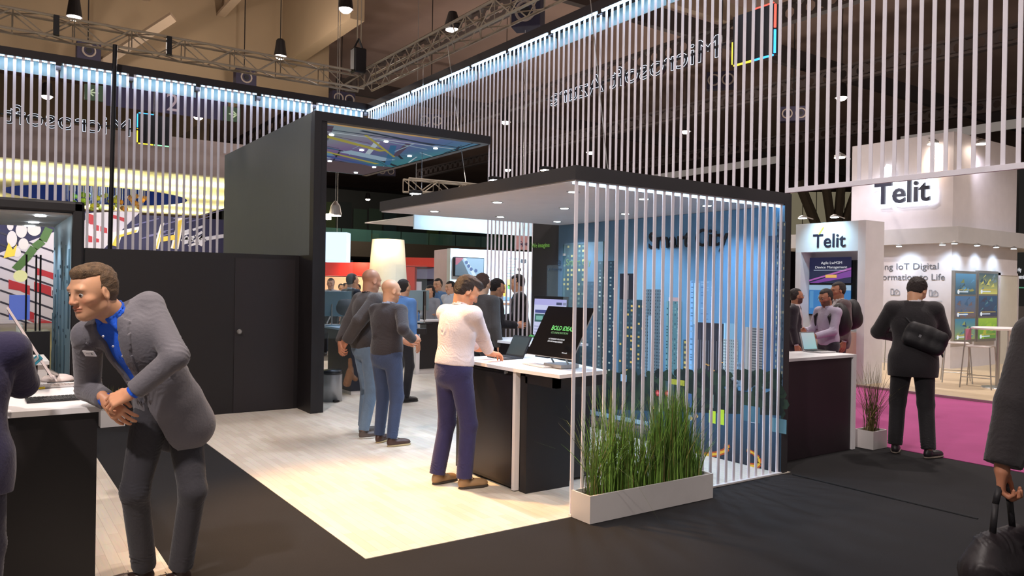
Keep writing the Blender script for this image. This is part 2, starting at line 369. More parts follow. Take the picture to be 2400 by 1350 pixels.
for y in ys:
    z0 = 2.74 if y < 4.66 else (2.70 if y < 8.2 else 0.0)
    if y > 10.05: z0 = 4.06
    if y in near: slat(fr, SX, y, z0, FB, PI / 2, .033)
    else: rest.box(SX - .0045, y - .0165, z0, SX + .0045, y + .0165, FB)
ro = rest.build('slat', SLATM, fr); ro['kind'] = 'stuff'
box('bottom_rail', SX - .02, 1.2, 2.70, SX + .02, 4.66, 2.745, SLATM, fr)
for k in range(4): area((SX - .03, 13 - k * 3.3, FB - .05), (SX - .03, 13 - k * 3.3, 0), 9, (190, 222, 255), .05, 3.2)
fl = thing('slat_screen', 'hanging slat curtain with the lit dark beam along the upper left', 'slat screen')
beam_part(fl, -2.2, SY, SX - .02, SY + .16, 'x')
D2 = .1165; n = 0
for i in range(70):
    x = 6.38 - i * D2
    if x < -1.6: break
    slat(fl, x, SY + .02, 4.1 if x > 3.66 else (2.72 if x < 1.05 else 0.0), FB, 0, .042)
for k in range(3): area((5.2 - k * 2.7, SY - .03, FB - .05), (5.2 - k * 2.7, SY - .03, 0), 11, (205, 225, 255), 2.6, .05)
# lattice trusses right above the frame
def truss(name, lab, a, b, w=.30, h=.32, step=.42, r=.022):
    a = np.asarray(a, float); b = np.asarray(b, float); L = np.linalg.norm(b - a); d = (b - a) / L; s = np.array([-d[1], d[0], 0]); z = np.array([0, 0, 1.]); mb = MB()
    cs = [s * w / 2 + z * h / 2, -s * w / 2 + z * h / 2, s * w / 2 - z * h / 2, -s * w / 2 - z * h / 2]
    for c in cs: mb.bar(a + c, b + c, r, 6)
    n = int(L / step)
    for k in range(n):
        p, q = a + d * k * L / n, a + d * (k + 1) * L / n
        if k % 2: p, q = q, p
        for c, e in ((cs[0], cs[2]), (cs[1], cs[3]), (cs[0], cs[1]), (cs[2], cs[3])): mb.bar(p + c, q + e, r * .5, 4)
        for c, e in ((cs[0], cs[2]), (cs[1], cs[3])): mb.bar(p + c, p + e, r * .45, 4)
    o = mb.build(name, ALU, None); return tag(o, lab, 'truss')
truss('lattice_truss', 'aluminium box truss above the left dark beam', (-3, SY, 5.84), (SX - .15, SY, 5.84))
truss('lattice_truss', 'aluminium box truss rising to the top edge above the right dark beam', (SX, SY + .15, 5.9), (SX, 0, 5.9))
tr2 = truss('lattice_truss', 'small silver truss lying on the pavilion roof', (4.5, 8.9, 3.02), (7.6, 8.9, 3.06), .16, .16, .22, .014)
for i, (px, pya, pyb) in enumerate(((265, 105, 575),)):
    p0, p1 = atY(270, 105, 14.25), atY(254, 575, 14.25)
    tag(MB().bar(p0, (p1[0], p1[1], 0), .035, 8).build('drop_pole', DARKM), 'thin black pole hanging in front of the left slats', 'pole')
hn = MB().box(-.12, -.12, -.4, .12, .12, .25).lathe([(.10, .25), (.02, .62)], n=8)
c = atY(840, 140, SY - .2); ho = thing('chain_hoist', 'black chain motor hoist at the truss corner', 'hoist', c)
box('motor', -.13, -.12, -.28, .13, .12, .22, DARKM, ho, .03); MB().bar((-.1, 0, .2), (0, 0, .42), .02).bar((.1, 0, .2), (0, 0, .42), .02).build('hook', DARKM, ho)
MB().bar((-.03, 0, .3), (-.03, 0, 9), .012, 4).bar((.05, 0, .3), (.05, 0, 9), .012, 4).build('chain', ALU, ho)
for px, py, yy in ((132, 60, SY - .19), (396, 108, SY - .19)):
    c = atY(px, py, yy); tag(box('truss_clamp', c[0] - .04, yy - .05, c[2] - .16, c[0] + .04, yy + .05, c[2] + .16, DARKM), 'black clamp on the truss, ' + ('nearer the top left corner' if px < 200 else 'right of the black pole'), 'clamp')
# steel wires down to the pavilion roof
for (a, b, lab) in (((1049, 105), (1094, 445), 'thin steel wire from the truss to the left part of the pavilion roof'), ((1384, 0), (1424, 395), 'thin steel wire ending in a knot at the pavilion roof corner'), ((992, 150), (988, 460), 'thin vertical wire left of the pavilion roof truss')):
    p, q = atX(*a, 6.3), atD(*b, atX(*a, 6.3) @ _W * .93); tag(MB().bar(p, q, .006, 5).build('suspension_wire', METAL), lab, 'wire')

# mirrored hanging signs: letters seen from behind
NEON = emit('letter_glow', (225, 235, 255), 1.8); LETB = mat('letter_back', (26, 24, 28), .5)
def sign_group(lab, o, u, size, word, width, logo_at, bl, edges=(('red', -1, 1), ('blue', -1, -1), ('yellow', 1, -1))):
    """u: reading direction as seen from the FRONT (outside the stand)"""
    t = thing('hanging_sign', lab, 'sign', (0, 0, 0))
    v = np.array([0, 0, 1.]); u = np.asarray(u, float); n = np.cross(u, v); o = np.asarray(o, float)
    text('letters', word, size, o, u, v, LETB, t, .03, width=width)
    text('glowing_edge', word, size, o - n * .035, u, v, NEON, t, outline=.0026, width=width)
    MB().obox(o + u * width / 2 + v * size * .30 - n * .05, u * (width / 2 + .1), v * .012, n * .012).build('rail', DARKM, t)
    lo = np.asarray(logo_at, float); q = bl / 2
    MB().obox(lo, u * q, v * q, n * .04).build('logo_box', LETB, t); MB().bar(lo + v * q, (lo[0], lo[1], FT), .008, 5).build('hanging_wire', METAL, t); MB().bar(o + u * width * .3 + v * size * .3, (*(o + u * width * .3)[:2], FT), .008, 5).build('hanging_wire', METAL, t)
    m = MB
    EC = dict(red=(255, 70, 50), green=(120, 210, 150), blue=(40, 160, 255), yellow=(255, 225, 40))
    for (nm, su, sv) in edges:
        ccol = EC[nm]
        gl = emit('edge_' + nm, ccol, 2.5); b = MB()
        b.obox(lo + u * su * (q + .008) + v * sv * q / 2 - n * .03, u * .008, v * q * .46, n * .01).obox(lo + u * su * q / 2 + v * sv * (q + .008) - n * .03, u * q * .46, v * .008, n * .01)
        b.build('coloured_edge', gl, t)
    return t
X2 = 6.85
pR = atX(1697, 140, X2); pL = atX(1300, 243, X2); lg = atX(1770, 88, X2)
o_ = np.array([X2, pR[1] + .02, (pR[2] + pL[2]) / 2]); 
sign_group('mirrored dark hanging lettering with glowing edges and logo box at the upper right', o_, (0, 1, 0), .37, 'Microsoft Azure', pL[1] - pR[1], (X2, lg[1], lg[2] + .02), .53)
Y2 = 14.95
pR = atY(312, 322, Y2); pL = atY(20, 286, Y2); lg = atY(360, 305, Y2)
o_ = np.array([pR[0] - .02, Y2, pR[2]]); 
sign_group('mirrored dark hanging lettering with logo box behind the left slats', o_, (-1, 0, 0), .45, 'Microsoft', pR[0] - pL[0], (lg[0], Y2, lg[2]), .52, (('blue', 1, 1), ('yellow', 1, -1), ('green', -1, -1)))

# ================================================================ tower
TX, TY0, TY1, TZ = 3.75, 9.93, 14.5, 4.04
tw = thing('display_tower', 'tall dark tower with ribbed side wall and printed ceiling on one black post', 'exhibition tower')
box('side_wall', TX - .09, TY0 + .12, 0, TX, TY1, TZ, mat('tower_grey', (92, 98, 96), .6, bump=.2, bscale=14, stretch=(1, 14, .2)), tw)
box('post', TX - .0, TY0, 0, TX + .085, TY0 + .12, 3.92, BLACKP, tw); box('post', TX - .1, TY0 - .02, 0, TX, TY0 + .12, 3.92, BLACKP, tw)
box('top_beam', TX - .1, TY0 - .02, 3.92, 6.45, TY0 + .1, TZ, BLACKP, tw)
box('roof_edge', 6.35, TY0 + .1, 3.92, 6.45, TY1, TZ, BLACKP, tw)
box('roof_panel', TX, TY0 + .1, 3.935, 6.35, TY1, TZ, BLACKP, tw)
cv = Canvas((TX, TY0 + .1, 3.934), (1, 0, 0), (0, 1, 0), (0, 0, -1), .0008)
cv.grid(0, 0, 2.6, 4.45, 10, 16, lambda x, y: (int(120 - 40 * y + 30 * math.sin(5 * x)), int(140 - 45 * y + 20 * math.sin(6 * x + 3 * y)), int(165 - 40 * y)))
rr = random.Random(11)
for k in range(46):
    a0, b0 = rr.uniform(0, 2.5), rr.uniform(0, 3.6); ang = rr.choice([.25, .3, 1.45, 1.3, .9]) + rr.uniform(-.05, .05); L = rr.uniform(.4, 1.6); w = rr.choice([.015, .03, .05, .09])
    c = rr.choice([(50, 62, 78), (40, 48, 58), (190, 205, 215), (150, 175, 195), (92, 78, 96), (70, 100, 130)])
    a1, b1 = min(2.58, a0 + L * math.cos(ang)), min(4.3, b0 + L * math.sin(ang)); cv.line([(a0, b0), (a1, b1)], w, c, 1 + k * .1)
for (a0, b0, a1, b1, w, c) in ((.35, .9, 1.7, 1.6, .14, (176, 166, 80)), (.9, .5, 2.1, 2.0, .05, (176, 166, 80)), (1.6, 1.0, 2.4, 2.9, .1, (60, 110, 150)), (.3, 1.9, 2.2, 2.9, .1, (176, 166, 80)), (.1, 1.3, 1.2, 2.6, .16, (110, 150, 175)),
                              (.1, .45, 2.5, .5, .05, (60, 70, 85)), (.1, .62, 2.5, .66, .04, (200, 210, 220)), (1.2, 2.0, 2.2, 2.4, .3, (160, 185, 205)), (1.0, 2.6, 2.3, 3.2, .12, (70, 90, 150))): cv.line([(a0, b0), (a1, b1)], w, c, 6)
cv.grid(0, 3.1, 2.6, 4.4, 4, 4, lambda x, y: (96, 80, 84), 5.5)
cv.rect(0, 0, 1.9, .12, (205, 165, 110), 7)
cv.build('printed_ceiling', colmat('brightened_print', .6, 1.0, 0.0), tw)  # emission put into the print's colours to brighten the ceiling, no lamp behind
for (px, py) in ((777, 315), (848, 351), (905, 331), (1021, 347), (960, 365), (773, 377), (877, 391), (834, 404)):
    c = atZ(px, py, 3.92); MB().lathe([(.035, -.012), (.035, 0)], (c[0], c[1], 3.92), 12).build('downlight', SPOTM, tw)
    spot((c[0], c[1], 3.9), (c[0], c[1], 0), 50, (205, 228, 255), 100, .8, .05)
# black wall with a flush door
wl = struct(box('wall_back', 1.04, 10.45, 0, TX - .09, 10.53, 2.12, BLACKP))
dr = struct(box('door_1', 2.79, 10.438, .01, 3.6, 10.46, 2.06, mat('door_black', (30, 24, 27), .5)))
kb = MB().lathe([(.012, 0), (.012, .04), (.032, .05), (.034, .07), (.022, .085)], n=16).build('door_knob', METAL, dr)
kb.location = (2.84, 10.438, 1.085); kb.rotation_euler = (PI / 2, 0, 0)
struct(box('wall_shade', 3.665, TY0 + .0, 0, TX - .095, 10.45, 2.12, BLACKP))  # thin black sheet stands in for shade on the tower's lower side wall

# ================================================================ portal booth at the left
pt = thing('display_booth', 'black framed booth portal at the left edge with pale inside walls', 'booth')
PX1, PY, PZ = 1.03, 10.38, 2.66
mb = MB().box(-1.6, PY, PZ - .14, PX1, PY + .08, PZ).box(PX1 - .13, PY, 0, PX1, PY + .08, PZ); mb.build('portal_frame', BLACKP, pt, .03)
box('ceiling_panel', -1.6, PY + .08, PZ - .16, PX1 - .02, 13.1, PZ - .02, WHITE, pt)
box('side_panel', PX1 - .13, PY + .08, 0, PX1 - .06, 13.05, PZ - .16, mat('pale_print', (150, 172, 182), .5), pt)
cv = Canvas((PX1 - .131, PY + .1, 0), (0, 1, 0), (0, 0, 1), (-1, 0, 0), .0006); rr = random.Random(5)
# printed city view on the portal's inner side: towers and sky
for k in range(26):
    a = rr.uniform(0, 2.6); w = rr.uniform(.1, .4); h = rr.uniform(.6, 2.2); cv.rect(a, 0, a + w, h, rr.choice([(70, 98, 108), (110, 140, 150), (128, 156, 166), (50, 66, 76), (96, 128, 142)]), 1 + k * .1)
for k in range(30): a = rr.uniform(0, 2.7); b = rr.uniform(.3, 2.2); cv.rect(a, b, a + .12, b + .04, (54, 72, 84), 5)
cv.build('printed_side', PRINT, pt)
for y in (10.75, 12.1, 13.0):
    MB().lathe([(.06, -.012), (.06, 0)], (.6, y, PZ - .16), 14).build('downlight', SPOTM, pt); spot((.6, y, PZ - .2), (.6, y, 0), 40, (215, 235, 255), 110, .8)

# ================================================================ pavilion "Smart City"
BX0, BX1, BY0, BY1, CZ = 3.72, 6.3, 4.53, 8.0, 2.56
pv = thing('display_booth', 'open pavilion with flat white ceiling, white slat front and printed city wall', 'booth')
box('city_wall', BX1, BY0, 0, 6.40, BY1 + .12, CZ + .11, CHAR, pv)
box('roof', BX0, BY0, CZ + .01, BX1, BY1, CZ + .115, CHAR, pv)
box('ceiling_panel', BX0 + .015, BY0 + .015, CZ - .003, BX1, BY1 - .015, CZ + .012, mat('white_ceiling', (214, 210, 212), .6), pv)
box('base_rail', BX0, BY0 - .015, 0, BX1, BY0 + .02, .014, WHITE, pv)
for i in range(25):
    x = BX0 + .028 + i * (BX1 - BX0 - .06) / 24; o = slat(pv, x, BY0 + .02, .014, CZ, 0, .031)
box('led_strip', BX0 + .02, BY0 + .045, CZ - .022, BX1 - .01, BY0 + .06, CZ - .004, LEDM, pv)
for (x, y) in ((4.12, 7.45), (4.12, 6.2), (5.03, 7.5), (4.95, 6.2), (5.9, 7.53), (4.15, 5.08), (5.8, 6.2), (4.95, 5.05), (5.8, 5.05)):
    d = MB().lathe([(.075, -.004), (.075, 0)], (x, y, CZ - .003), 4).build('downlight_rim', METAL, pv); MB().lathe([(.042, -.006), (.042, 0)], (x, y, CZ - .003), 12).build('downlight', SPOTM, d)
    spot((x, y, CZ - .03), (x + (.25 if x > 5.5 else 0), y, 0), 70, (200, 226, 255), 125, .85, .04)
# printed skyline (the wall's own print)
PXW = BX1 - .001
cv = Canvas((PXW, 0, 0), (0, -1, 0), (0, 0, 1), (-1, 0, 0), .0004)
def M(px, py): p = atX(px, py, PXW); return (-p[1], max(.002, min(CZ - .01, p[2])))
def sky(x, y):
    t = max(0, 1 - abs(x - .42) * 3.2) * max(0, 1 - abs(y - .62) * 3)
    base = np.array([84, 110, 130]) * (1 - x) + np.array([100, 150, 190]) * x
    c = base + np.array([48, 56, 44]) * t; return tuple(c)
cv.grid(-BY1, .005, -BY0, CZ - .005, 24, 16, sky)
lay = [1.0]
def bld(x0, x1, ytop, col, win=None, nx=6, ny=18, ybot=905, fill=.5, jit=.7, seed=1):
    a0, a1 = M(x0, ytop)[0], M(x1, ytop)[0]; zt = M((x0 + x1) / 2, ytop)[1]; zb = M((x0 + x1) / 2, ybot)[1]; lay[0] += .5
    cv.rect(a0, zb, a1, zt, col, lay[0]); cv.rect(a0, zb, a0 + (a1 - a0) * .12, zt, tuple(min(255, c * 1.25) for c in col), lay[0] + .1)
    if win:
        r_ = random.Random(seed); W_, H_ = (a1 - a0) / nx, (zt - zb) / ny
        for i in range(nx):
            for j in range(ny):
                if r_.random() < jit: cv.rect(a0 + (i + .22) * W_, zb + (j + .25) * H_, a0 + (i + .22 + fill) * W_, zb + (j + .72) * H_, r_.choice(win), lay[0] + .2)
LIT = [(228, 196, 110), (214, 220, 200), (150, 170, 160)]
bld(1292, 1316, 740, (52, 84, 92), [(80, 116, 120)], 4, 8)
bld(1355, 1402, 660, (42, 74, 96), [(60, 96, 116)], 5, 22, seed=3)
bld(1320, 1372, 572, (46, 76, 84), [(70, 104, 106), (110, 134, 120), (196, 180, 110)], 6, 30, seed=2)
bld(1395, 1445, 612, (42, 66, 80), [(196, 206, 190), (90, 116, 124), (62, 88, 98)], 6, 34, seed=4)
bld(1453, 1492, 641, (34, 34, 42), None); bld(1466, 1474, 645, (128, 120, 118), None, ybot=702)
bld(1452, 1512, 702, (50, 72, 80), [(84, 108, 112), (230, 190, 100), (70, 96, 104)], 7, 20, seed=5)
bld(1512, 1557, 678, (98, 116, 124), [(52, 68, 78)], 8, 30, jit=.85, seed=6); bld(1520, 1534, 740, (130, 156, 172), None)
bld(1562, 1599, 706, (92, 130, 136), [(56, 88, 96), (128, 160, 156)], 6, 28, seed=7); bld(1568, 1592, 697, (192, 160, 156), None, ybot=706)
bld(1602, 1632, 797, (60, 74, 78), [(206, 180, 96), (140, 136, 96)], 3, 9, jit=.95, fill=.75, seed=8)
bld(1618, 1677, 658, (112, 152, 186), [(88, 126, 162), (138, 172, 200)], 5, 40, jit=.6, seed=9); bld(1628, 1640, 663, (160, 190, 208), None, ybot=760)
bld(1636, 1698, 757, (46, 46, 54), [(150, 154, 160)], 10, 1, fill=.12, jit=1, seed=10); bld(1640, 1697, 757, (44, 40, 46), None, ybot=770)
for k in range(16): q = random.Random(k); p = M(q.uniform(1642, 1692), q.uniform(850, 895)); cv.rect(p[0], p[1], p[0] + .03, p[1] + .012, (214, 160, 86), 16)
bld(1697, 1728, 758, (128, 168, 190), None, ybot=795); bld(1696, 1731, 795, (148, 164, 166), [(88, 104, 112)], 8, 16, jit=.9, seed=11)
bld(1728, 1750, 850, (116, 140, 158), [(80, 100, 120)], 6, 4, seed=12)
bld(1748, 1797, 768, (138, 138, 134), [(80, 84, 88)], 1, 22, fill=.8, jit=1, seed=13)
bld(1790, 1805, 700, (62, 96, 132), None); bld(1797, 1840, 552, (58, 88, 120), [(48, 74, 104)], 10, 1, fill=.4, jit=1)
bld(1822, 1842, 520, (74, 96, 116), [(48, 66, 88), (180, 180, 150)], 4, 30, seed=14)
# trees, street, traffic lights, light trails
rr = random.Random(9)
a0, z0 = M(1290, 905); cv.rect(-BY1, .25, -BY0, M(1500, 905)[1] + .12, (30, 44, 44), 18)
for k in range(320):
    px = rr.uniform(1300, 1838); py = rr.uniform(868, 960) + (px - 1300) * .02; p = M(px, py); r = rr.uniform(.03, .09)
    cv.disc(p[0], p[1], r, rr.choice([(28, 40, 36), (34, 52, 42), (24, 34, 34), (40, 58, 44)]), 19 + k * .004, 7, r * .8)
road = [M(1290, 955), M(1838, 985)]
cv.poly([(-BY1, .003), (-BY0, .003), (-BY0, M(1838, 975)[1]), (-BY1, M(1290, 952)[1])], [(38, 46, 54), (44, 46, 56), (50, 86, 112), (44, 66, 78)], 22)
for (y0, y1, c) in ((962, 972, (150, 178, 196)), (976, 984, (112, 96, 102)), (986, 991, (86, 74, 84))):
    cv.poly([M(1300, y0 - 18), M(1520, y0 + 26), M(1520, y1 + 26), M(1300, y1 - 18)], c, 23)
cv.poly([M(1290, 880), M(1330, 900), M(1330, 950), M(1290, 945)], (52, 88, 92), 22.5)
for k, (px, py, w, h, c) in enumerate(((1611, 953, 12, 30, (70, 100, 150)), (1613, 985, 9, 12, (170, 180, 190)), (1663, 990, 16, 26, (196, 226, 60)), (1690, 995, 9, 34, (196, 226, 60)), (1668, 955, 6, 30, (140, 160, 150)), (1760, 990, 12, 26, (180, 190, 205)), (1805, 1010, 40, 26, (96, 138, 152)), (1743, 985, 40, 30, (70, 110, 128)), (1560, 925, 22, 30, (60, 82, 86)), (1574, 900, 32, 8, (170, 170, 60)), (1456, 893, 14, 14, (150, 190, 220)))):
    p = M(px, py); q = M(px + w, py - h); cv.rect(p[0], p[1], q[0], q[1], c, 24 + k * .1)
for px, py in ((1543, 921), (1565, 922)): p = M(px, py); cv.disc(p[0], p[1], .035, (150, 30, 40), 26); cv.disc(p[0], p[1], .018, (240, 110, 120), 27)
for px, py in ((1548, 950), (1532, 955), (1635, 975), (1622, 980)): p = M(px, py); cv.disc(p[0], p[1], .018, (206, 170, 110), 26)
def arc(pts, c1, c2, w0, w1):
    P_ = [M(*p) for p in pts]
    for i in range(len(P_) - 1): cv.line([P_[i], P_[i + 1]], w0 + (w1 - w0) * i / len(P_), c1, 26); cv.line([P_[i], P_[i + 1]], (w0 + (w1 - w0) * i / len(P_)) * .45, c2, 27)
arc([(1630, 1063), (1655, 1066), (1680, 1064), (1698, 1058), (1708, 1050), (1706, 1043), (1700, 1040)], (186, 84, 44), (226, 180, 60), .05, .07)
arc([(1752, 1054), (1768, 1062), (1780, 1074), (1782, 1086), (1774, 1093), (1755, 1092)], (190, 84, 44), (232, 190, 60), .04, .07)
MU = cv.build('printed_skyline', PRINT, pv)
p = atX(1520, 574, PXW - .012); q = atX(1706, 560, PXW - .012)
text('lettering', 'Smart City', .262, (PXW - .014, p[1], 2.20), (0, -1, 0), (0, 0, 1), mat('letter_black', (20, 20, 26), .4), pv, .006, .004, width=p[1] - q[1])
text('lettering', 'We imagine', .085, (6.31, 8.62, 2.28), (0, -1, 0), (0, 0, 1), emit('green_print', (120, 200, 40), .35), pv, .002)
box('rear_panel', 6.33, 8.12, 0, 6.40, 8.62, CZ + .1, CHAR, pv)
# floodlights on the pavilion roof and the one on the frame
def flood(px, py, p3, target, power, col, lab, r=.09):
    c = p3; t = thing('floodlight', lab, 'floodlight', c)
    box('head', -.07, -.05, .0, .07, .05, .04, DARKM, t, .006); box('lens', -.055, -.04, -.006, .055, .04, .0, WARMM if col[2] < 230 else SPOTM, t)
    MB().path([(0, .05, .02), (0, .09, .02), (0, .09, 2.675 - c[2] if 0 < c[2] - 2.675 < 1 else .2)], .008).build('bracket', METAL, t); spot((c[0], c[1], c[2] - .03), target, power, col, 62, .7, .06)
flood(1280, 398, atY(1280, 399, 7.2), (3.2, 5.3, 0), 1200, (255, 196, 124), 'bright floodlight at the pavilion roof edge')
flood(974, 454, atY(974, 454, 8.3), (3.4, 8.2, 0), 60, (235, 245, 255), 'small black floodlight at the left end of the pavilion roof')
flood(1160, 422, atY(1160, 422, 8.1), (3.0, 7.0, 0), 60, (235, 245, 255), 'small black floodlight behind the middle of the pavilion roof edge')
# big soft floods hanging from the frame, above the picture
for (x, y, tx, ty, pw) in ((2.4, 7.4, 2.75, 5.2, 2300), (3.0, 3.4, 2.6, 6.6, 420), (1.2, 3.2, .3, 5.2, 500)):
    t = thing('floodlight', 'warm floodlight hung above the front edge of the stand, out of the picture', 'floodlight', (x, y, 5.6), 0, 'frame floodlights above the picture')
    box('head', -.15, -.1, 0, .15, .1, .1, DARKM, t, .01); spot((x, y, 5.55), (tx, ty, 0), pw, (255, 196, 124) if y > 7 else (255, 232, 210), 44, .8, .1)
# inner white light panel beyond the pavilion
box_ = thing('light_canopy', 'white lit canopy panel hanging behind the pavilion ceiling', 'canopy')
p = atY(971, 505, 13.2); q = atY(1225, 532, 13.2)
box('panel', p[0], 13.2, p[2] - .26, p[0] + 2.9, 13.24, p[2] + .06, mat('lit_white', (220, 232, 236), .5), box_)
MB().bar((p[0] + .6, 14.3, p[2]), (p[0] + .6, 14.3, 15), .006, 4).build('wire', METAL, box_); box('top', p[0], 13.24, p[2] - .02, p[0] + 2.9, 15.5, p[2] + .0, WHITE, box_)
area((p[0] + 1.4, 12.8, p[2] - .1), (p[0] + 1.4, 13.2, p[2] - .1), 12, (190, 230, 255), 2.6, .1)
# ================================================================ COUNTERS and what stands on them
TOPW = mat('white_worktop', (236, 234, 236), .35); CT = 1.05
# main counter beside the pavilion
c1 = thing('counter', 'black counter with white worktop carrying the big tilted screen at the pavilion', 'counter', (0, 0, 0))
box('cabinet', 3.77, 5.36, .02, 4.62, 6.32, 1.0, BLACKP, c1)
dd = box('door', 3.755, 5.38, .05, 3.772, 6.29, .98, mat('counter_door', (28, 23, 26), .35), c1)
MB().bar((3.756, 5.46, 1.0 - .0), (3.735, 5.46, 1.0), .014, 10).build('lock', METAL, dd)
box('edge_strip', 3.75, 5.32, .01, 3.80, 5.36, 1.02, WHITE, c1)
box('support_panel', 3.80, 5.22, 0, 4.27, 5.31, .985, BLACKP, c1)
mb = MB().box(3.80, 4.84, .93, 3.86, 5.25, 1.02).box(3.80, 4.84, .93, 4.31, 4.88, 1.02); mb.build('apron', BLACKP, c1)
MB().add([(3.73, 5.3, CT - .03), (3.78, 4.76, CT - .03), (4.35, 4.84, CT - .03), (4.7, 6.38, CT - .03), (3.73, 6.38, CT - .03), (3.73, 5.3, CT), (3.78, 4.76, CT), (4.35, 4.84, CT), (4.7, 6.38, CT), (3.73, 6.38, CT)],
         [(4, 3, 2, 1, 0), (5, 6, 7, 8, 9), (0, 1, 6, 5), (1, 2, 7, 6), (2, 3, 8, 7), (3, 4, 9, 8), (4, 0, 5, 9)]).build('worktop', TOPW, c1)
# glass divider with printed green lettering
gd = thing('glass_divider', 'clear glass divider with green lettering behind the tilted screen', 'glass panel', (0, 0, 0))
pa, pb = atX(1320, 700, 4.37), atX(1412, 700, 4.37)
box('pane', 4.37, pb[1], .8, 4.378, pa[1], 2.14, glassmat('clear_glass'), gd)
MB().bar((4.374, pb[1], .8), (4.374, pb[1], 2.14), .006, 4).build('edge', mat('glass_edge', (24, 54, 50), .3), gd)
c = atX(1323, 597, 4.36); MB().lathe([(.016, -.01), (.016, .01)], c, 12).build('fixing', METAL, gd)
text('lettering', 'Smart city', .085, (4.362, atX(1326, 625, 4.36)[1], atX(1330, 622, 4.36)[2]), (0, -1, 0), (0, 0, 1), emit('green_print', (120, 200, 40), .35), gd, .001)
gd2 = thing('glass_divider', 'narrow clear glass divider with a small round logo behind the white page monitor', 'glass panel', (0, 0, 0))
pa, pb = atX(1281, 700, 5.6), atX(1320, 700, 5.6)
box('pane', 5.6, pb[1], .9, 5.608, pa[1], 2.0, glassmat('clear_glass'), gd2)
text('lettering', 'L&T Technology', .045, (5.59, atX(1286, 634, 5.6)[1], atX(1286, 634, 5.6)[2]), (0, -1, 0), (0, 0, 1), mat('print_dark', (30, 50, 70), .5), gd2, .001, width=abs(atX(1286, 634, 5.6)[1] - atX(1318, 634, 5.6)[1]))
c = atX(1311, 617, 5.59); mb = MB()
for i in range(16): a, b = 2 * PI * i / 16, 2 * PI * (i + 1) / 16; mb.bar((c[0], c[1] + .03 * math.cos(a), c[2] + .03 * math.sin(a)), (c[0], c[1] + .03 * math.cos(b), c[2] + .03 * math.sin(b)), .003, 4)
mb.bar((c[0], c[1] - .03, c[2]), (c[0], c[1] + .03, c[2]), .003, 4).bar((c[0], c[1], c[2] - .025), (c[0], c[1], c[2] + .025), .003, 4).build('logo', mat('print_dark', (30, 50, 70), .5), gd2)

def flat_screen(name, lab, cat, TL, TR, BR, BL, thick, frame_m, draw, emission=1.0, rim=.012):
    """screen between four measured corners: thin body behind, black face, lit picture"""
    TL, TR, BR, BL = (np.asarray(p, float) for p in (TL, TR, BR, BL)); u = TR - TL; v = TL - BL; w = (np.linalg.norm(u) + np.linalg.norm(BR - BL)) / 2; h = (np.linalg.norm(v) + np.linalg.norm(TR - BR)) / 2
    u /= np.linalg.norm(u); v = v - u * (v @ u); v /= np.linalg.norm(v); n = np.cross(u, v); o = BL
    t = thing(name, lab, cat, (0, 0, 0)); MB().obox(o + u * w / 2 + v * h / 2 - n * thick / 2, u * w / 2, v * h / 2, n * thick / 2).build('housing', frame_m, t, .003)
    MB().obox(o + u * w / 2 + v * h / 2 + n * .001, u * (w / 2 - .002), v * (h / 2 - .002), n * .001).build('screen', SCREENB, t)
    c = Canvas(o + n * .0022, u, v, n, .0004); draw(c, w, h, rim)
    if c.vs: c.build('display', colmat('lit_display_%g' % emission, emission), t)
    return t, o, u, v, n, w, h
# big tilted all-in-one screen
Z0 = CT + .07
BL = atD(1234, 829, 6.80); BR = atD(1344, 842, 6.30); ty = .0
TLp = atD(1284, 716, 6.95); TRp = atD(1393, 721, 6.44)
t, o, u, v, n, w, h = flat_screen('all_in_one_computer', 'large tilted all-in-one screen showing green BOLD IDEAS on black', 'computer', TLp, TRp, BR, BL, .012, METAL, lambda c, w, h, r: None)
GRN = emit('green_text', (50, 220, 70), .9); WHT = emit('white_text', (230, 230, 235), .8)
f = n * .003
text('lettering', 'BOLD IDEAS', h * .125, o + u * w * .30 + v * h * .52 + f, u, v, GRN, t, .0005, .0004, width=w * .46)
text('lettering', 'CO-INNOVATION', h * .055, o + u * w * .33 + v * h * .45 + f, u, v, emit('green_dim', (30, 150, 50), .7), t, .0005, width=w * .36)
text('lettering', 'IoT ENABLED SOLUTIONS', h * .04, o + u * w * .34 + v * h * .33 + f, u, v, WHT, t, .0005, width=w * .34)
text('lettering', 'FOR SUSTAINABLE BUSINESS', h * .04, o + u * w * .34 + v * h * .28 + f, u, v, WHT, t, .0005, width=w * .32)
text('lettering', 'Microsoft', h * .035, o + u * w * .74 + v * h * .09 + f, u, v, WHT, t, .0005)
mid = o + u * w / 2
MB().obox((mid[0] + .14, mid[1], CT + .02), u * .12, np.array([-u[1], u[0], 0]) * .1, (0, 0, .016)).build('base', METAL, t, .004)
MB().bar(mid + v * .08 - n * .02 + u * .1, (mid[0] + .14 + u[0] * .1, mid[1] + u[1] * .1, CT + .03), .008).bar(mid + v * .08 - n * .02 - u * .1, (mid[0] + .14 - u[0] * .1, mid[1] - u[1] * .1, CT + .03), .008).build('arm', METAL, t)
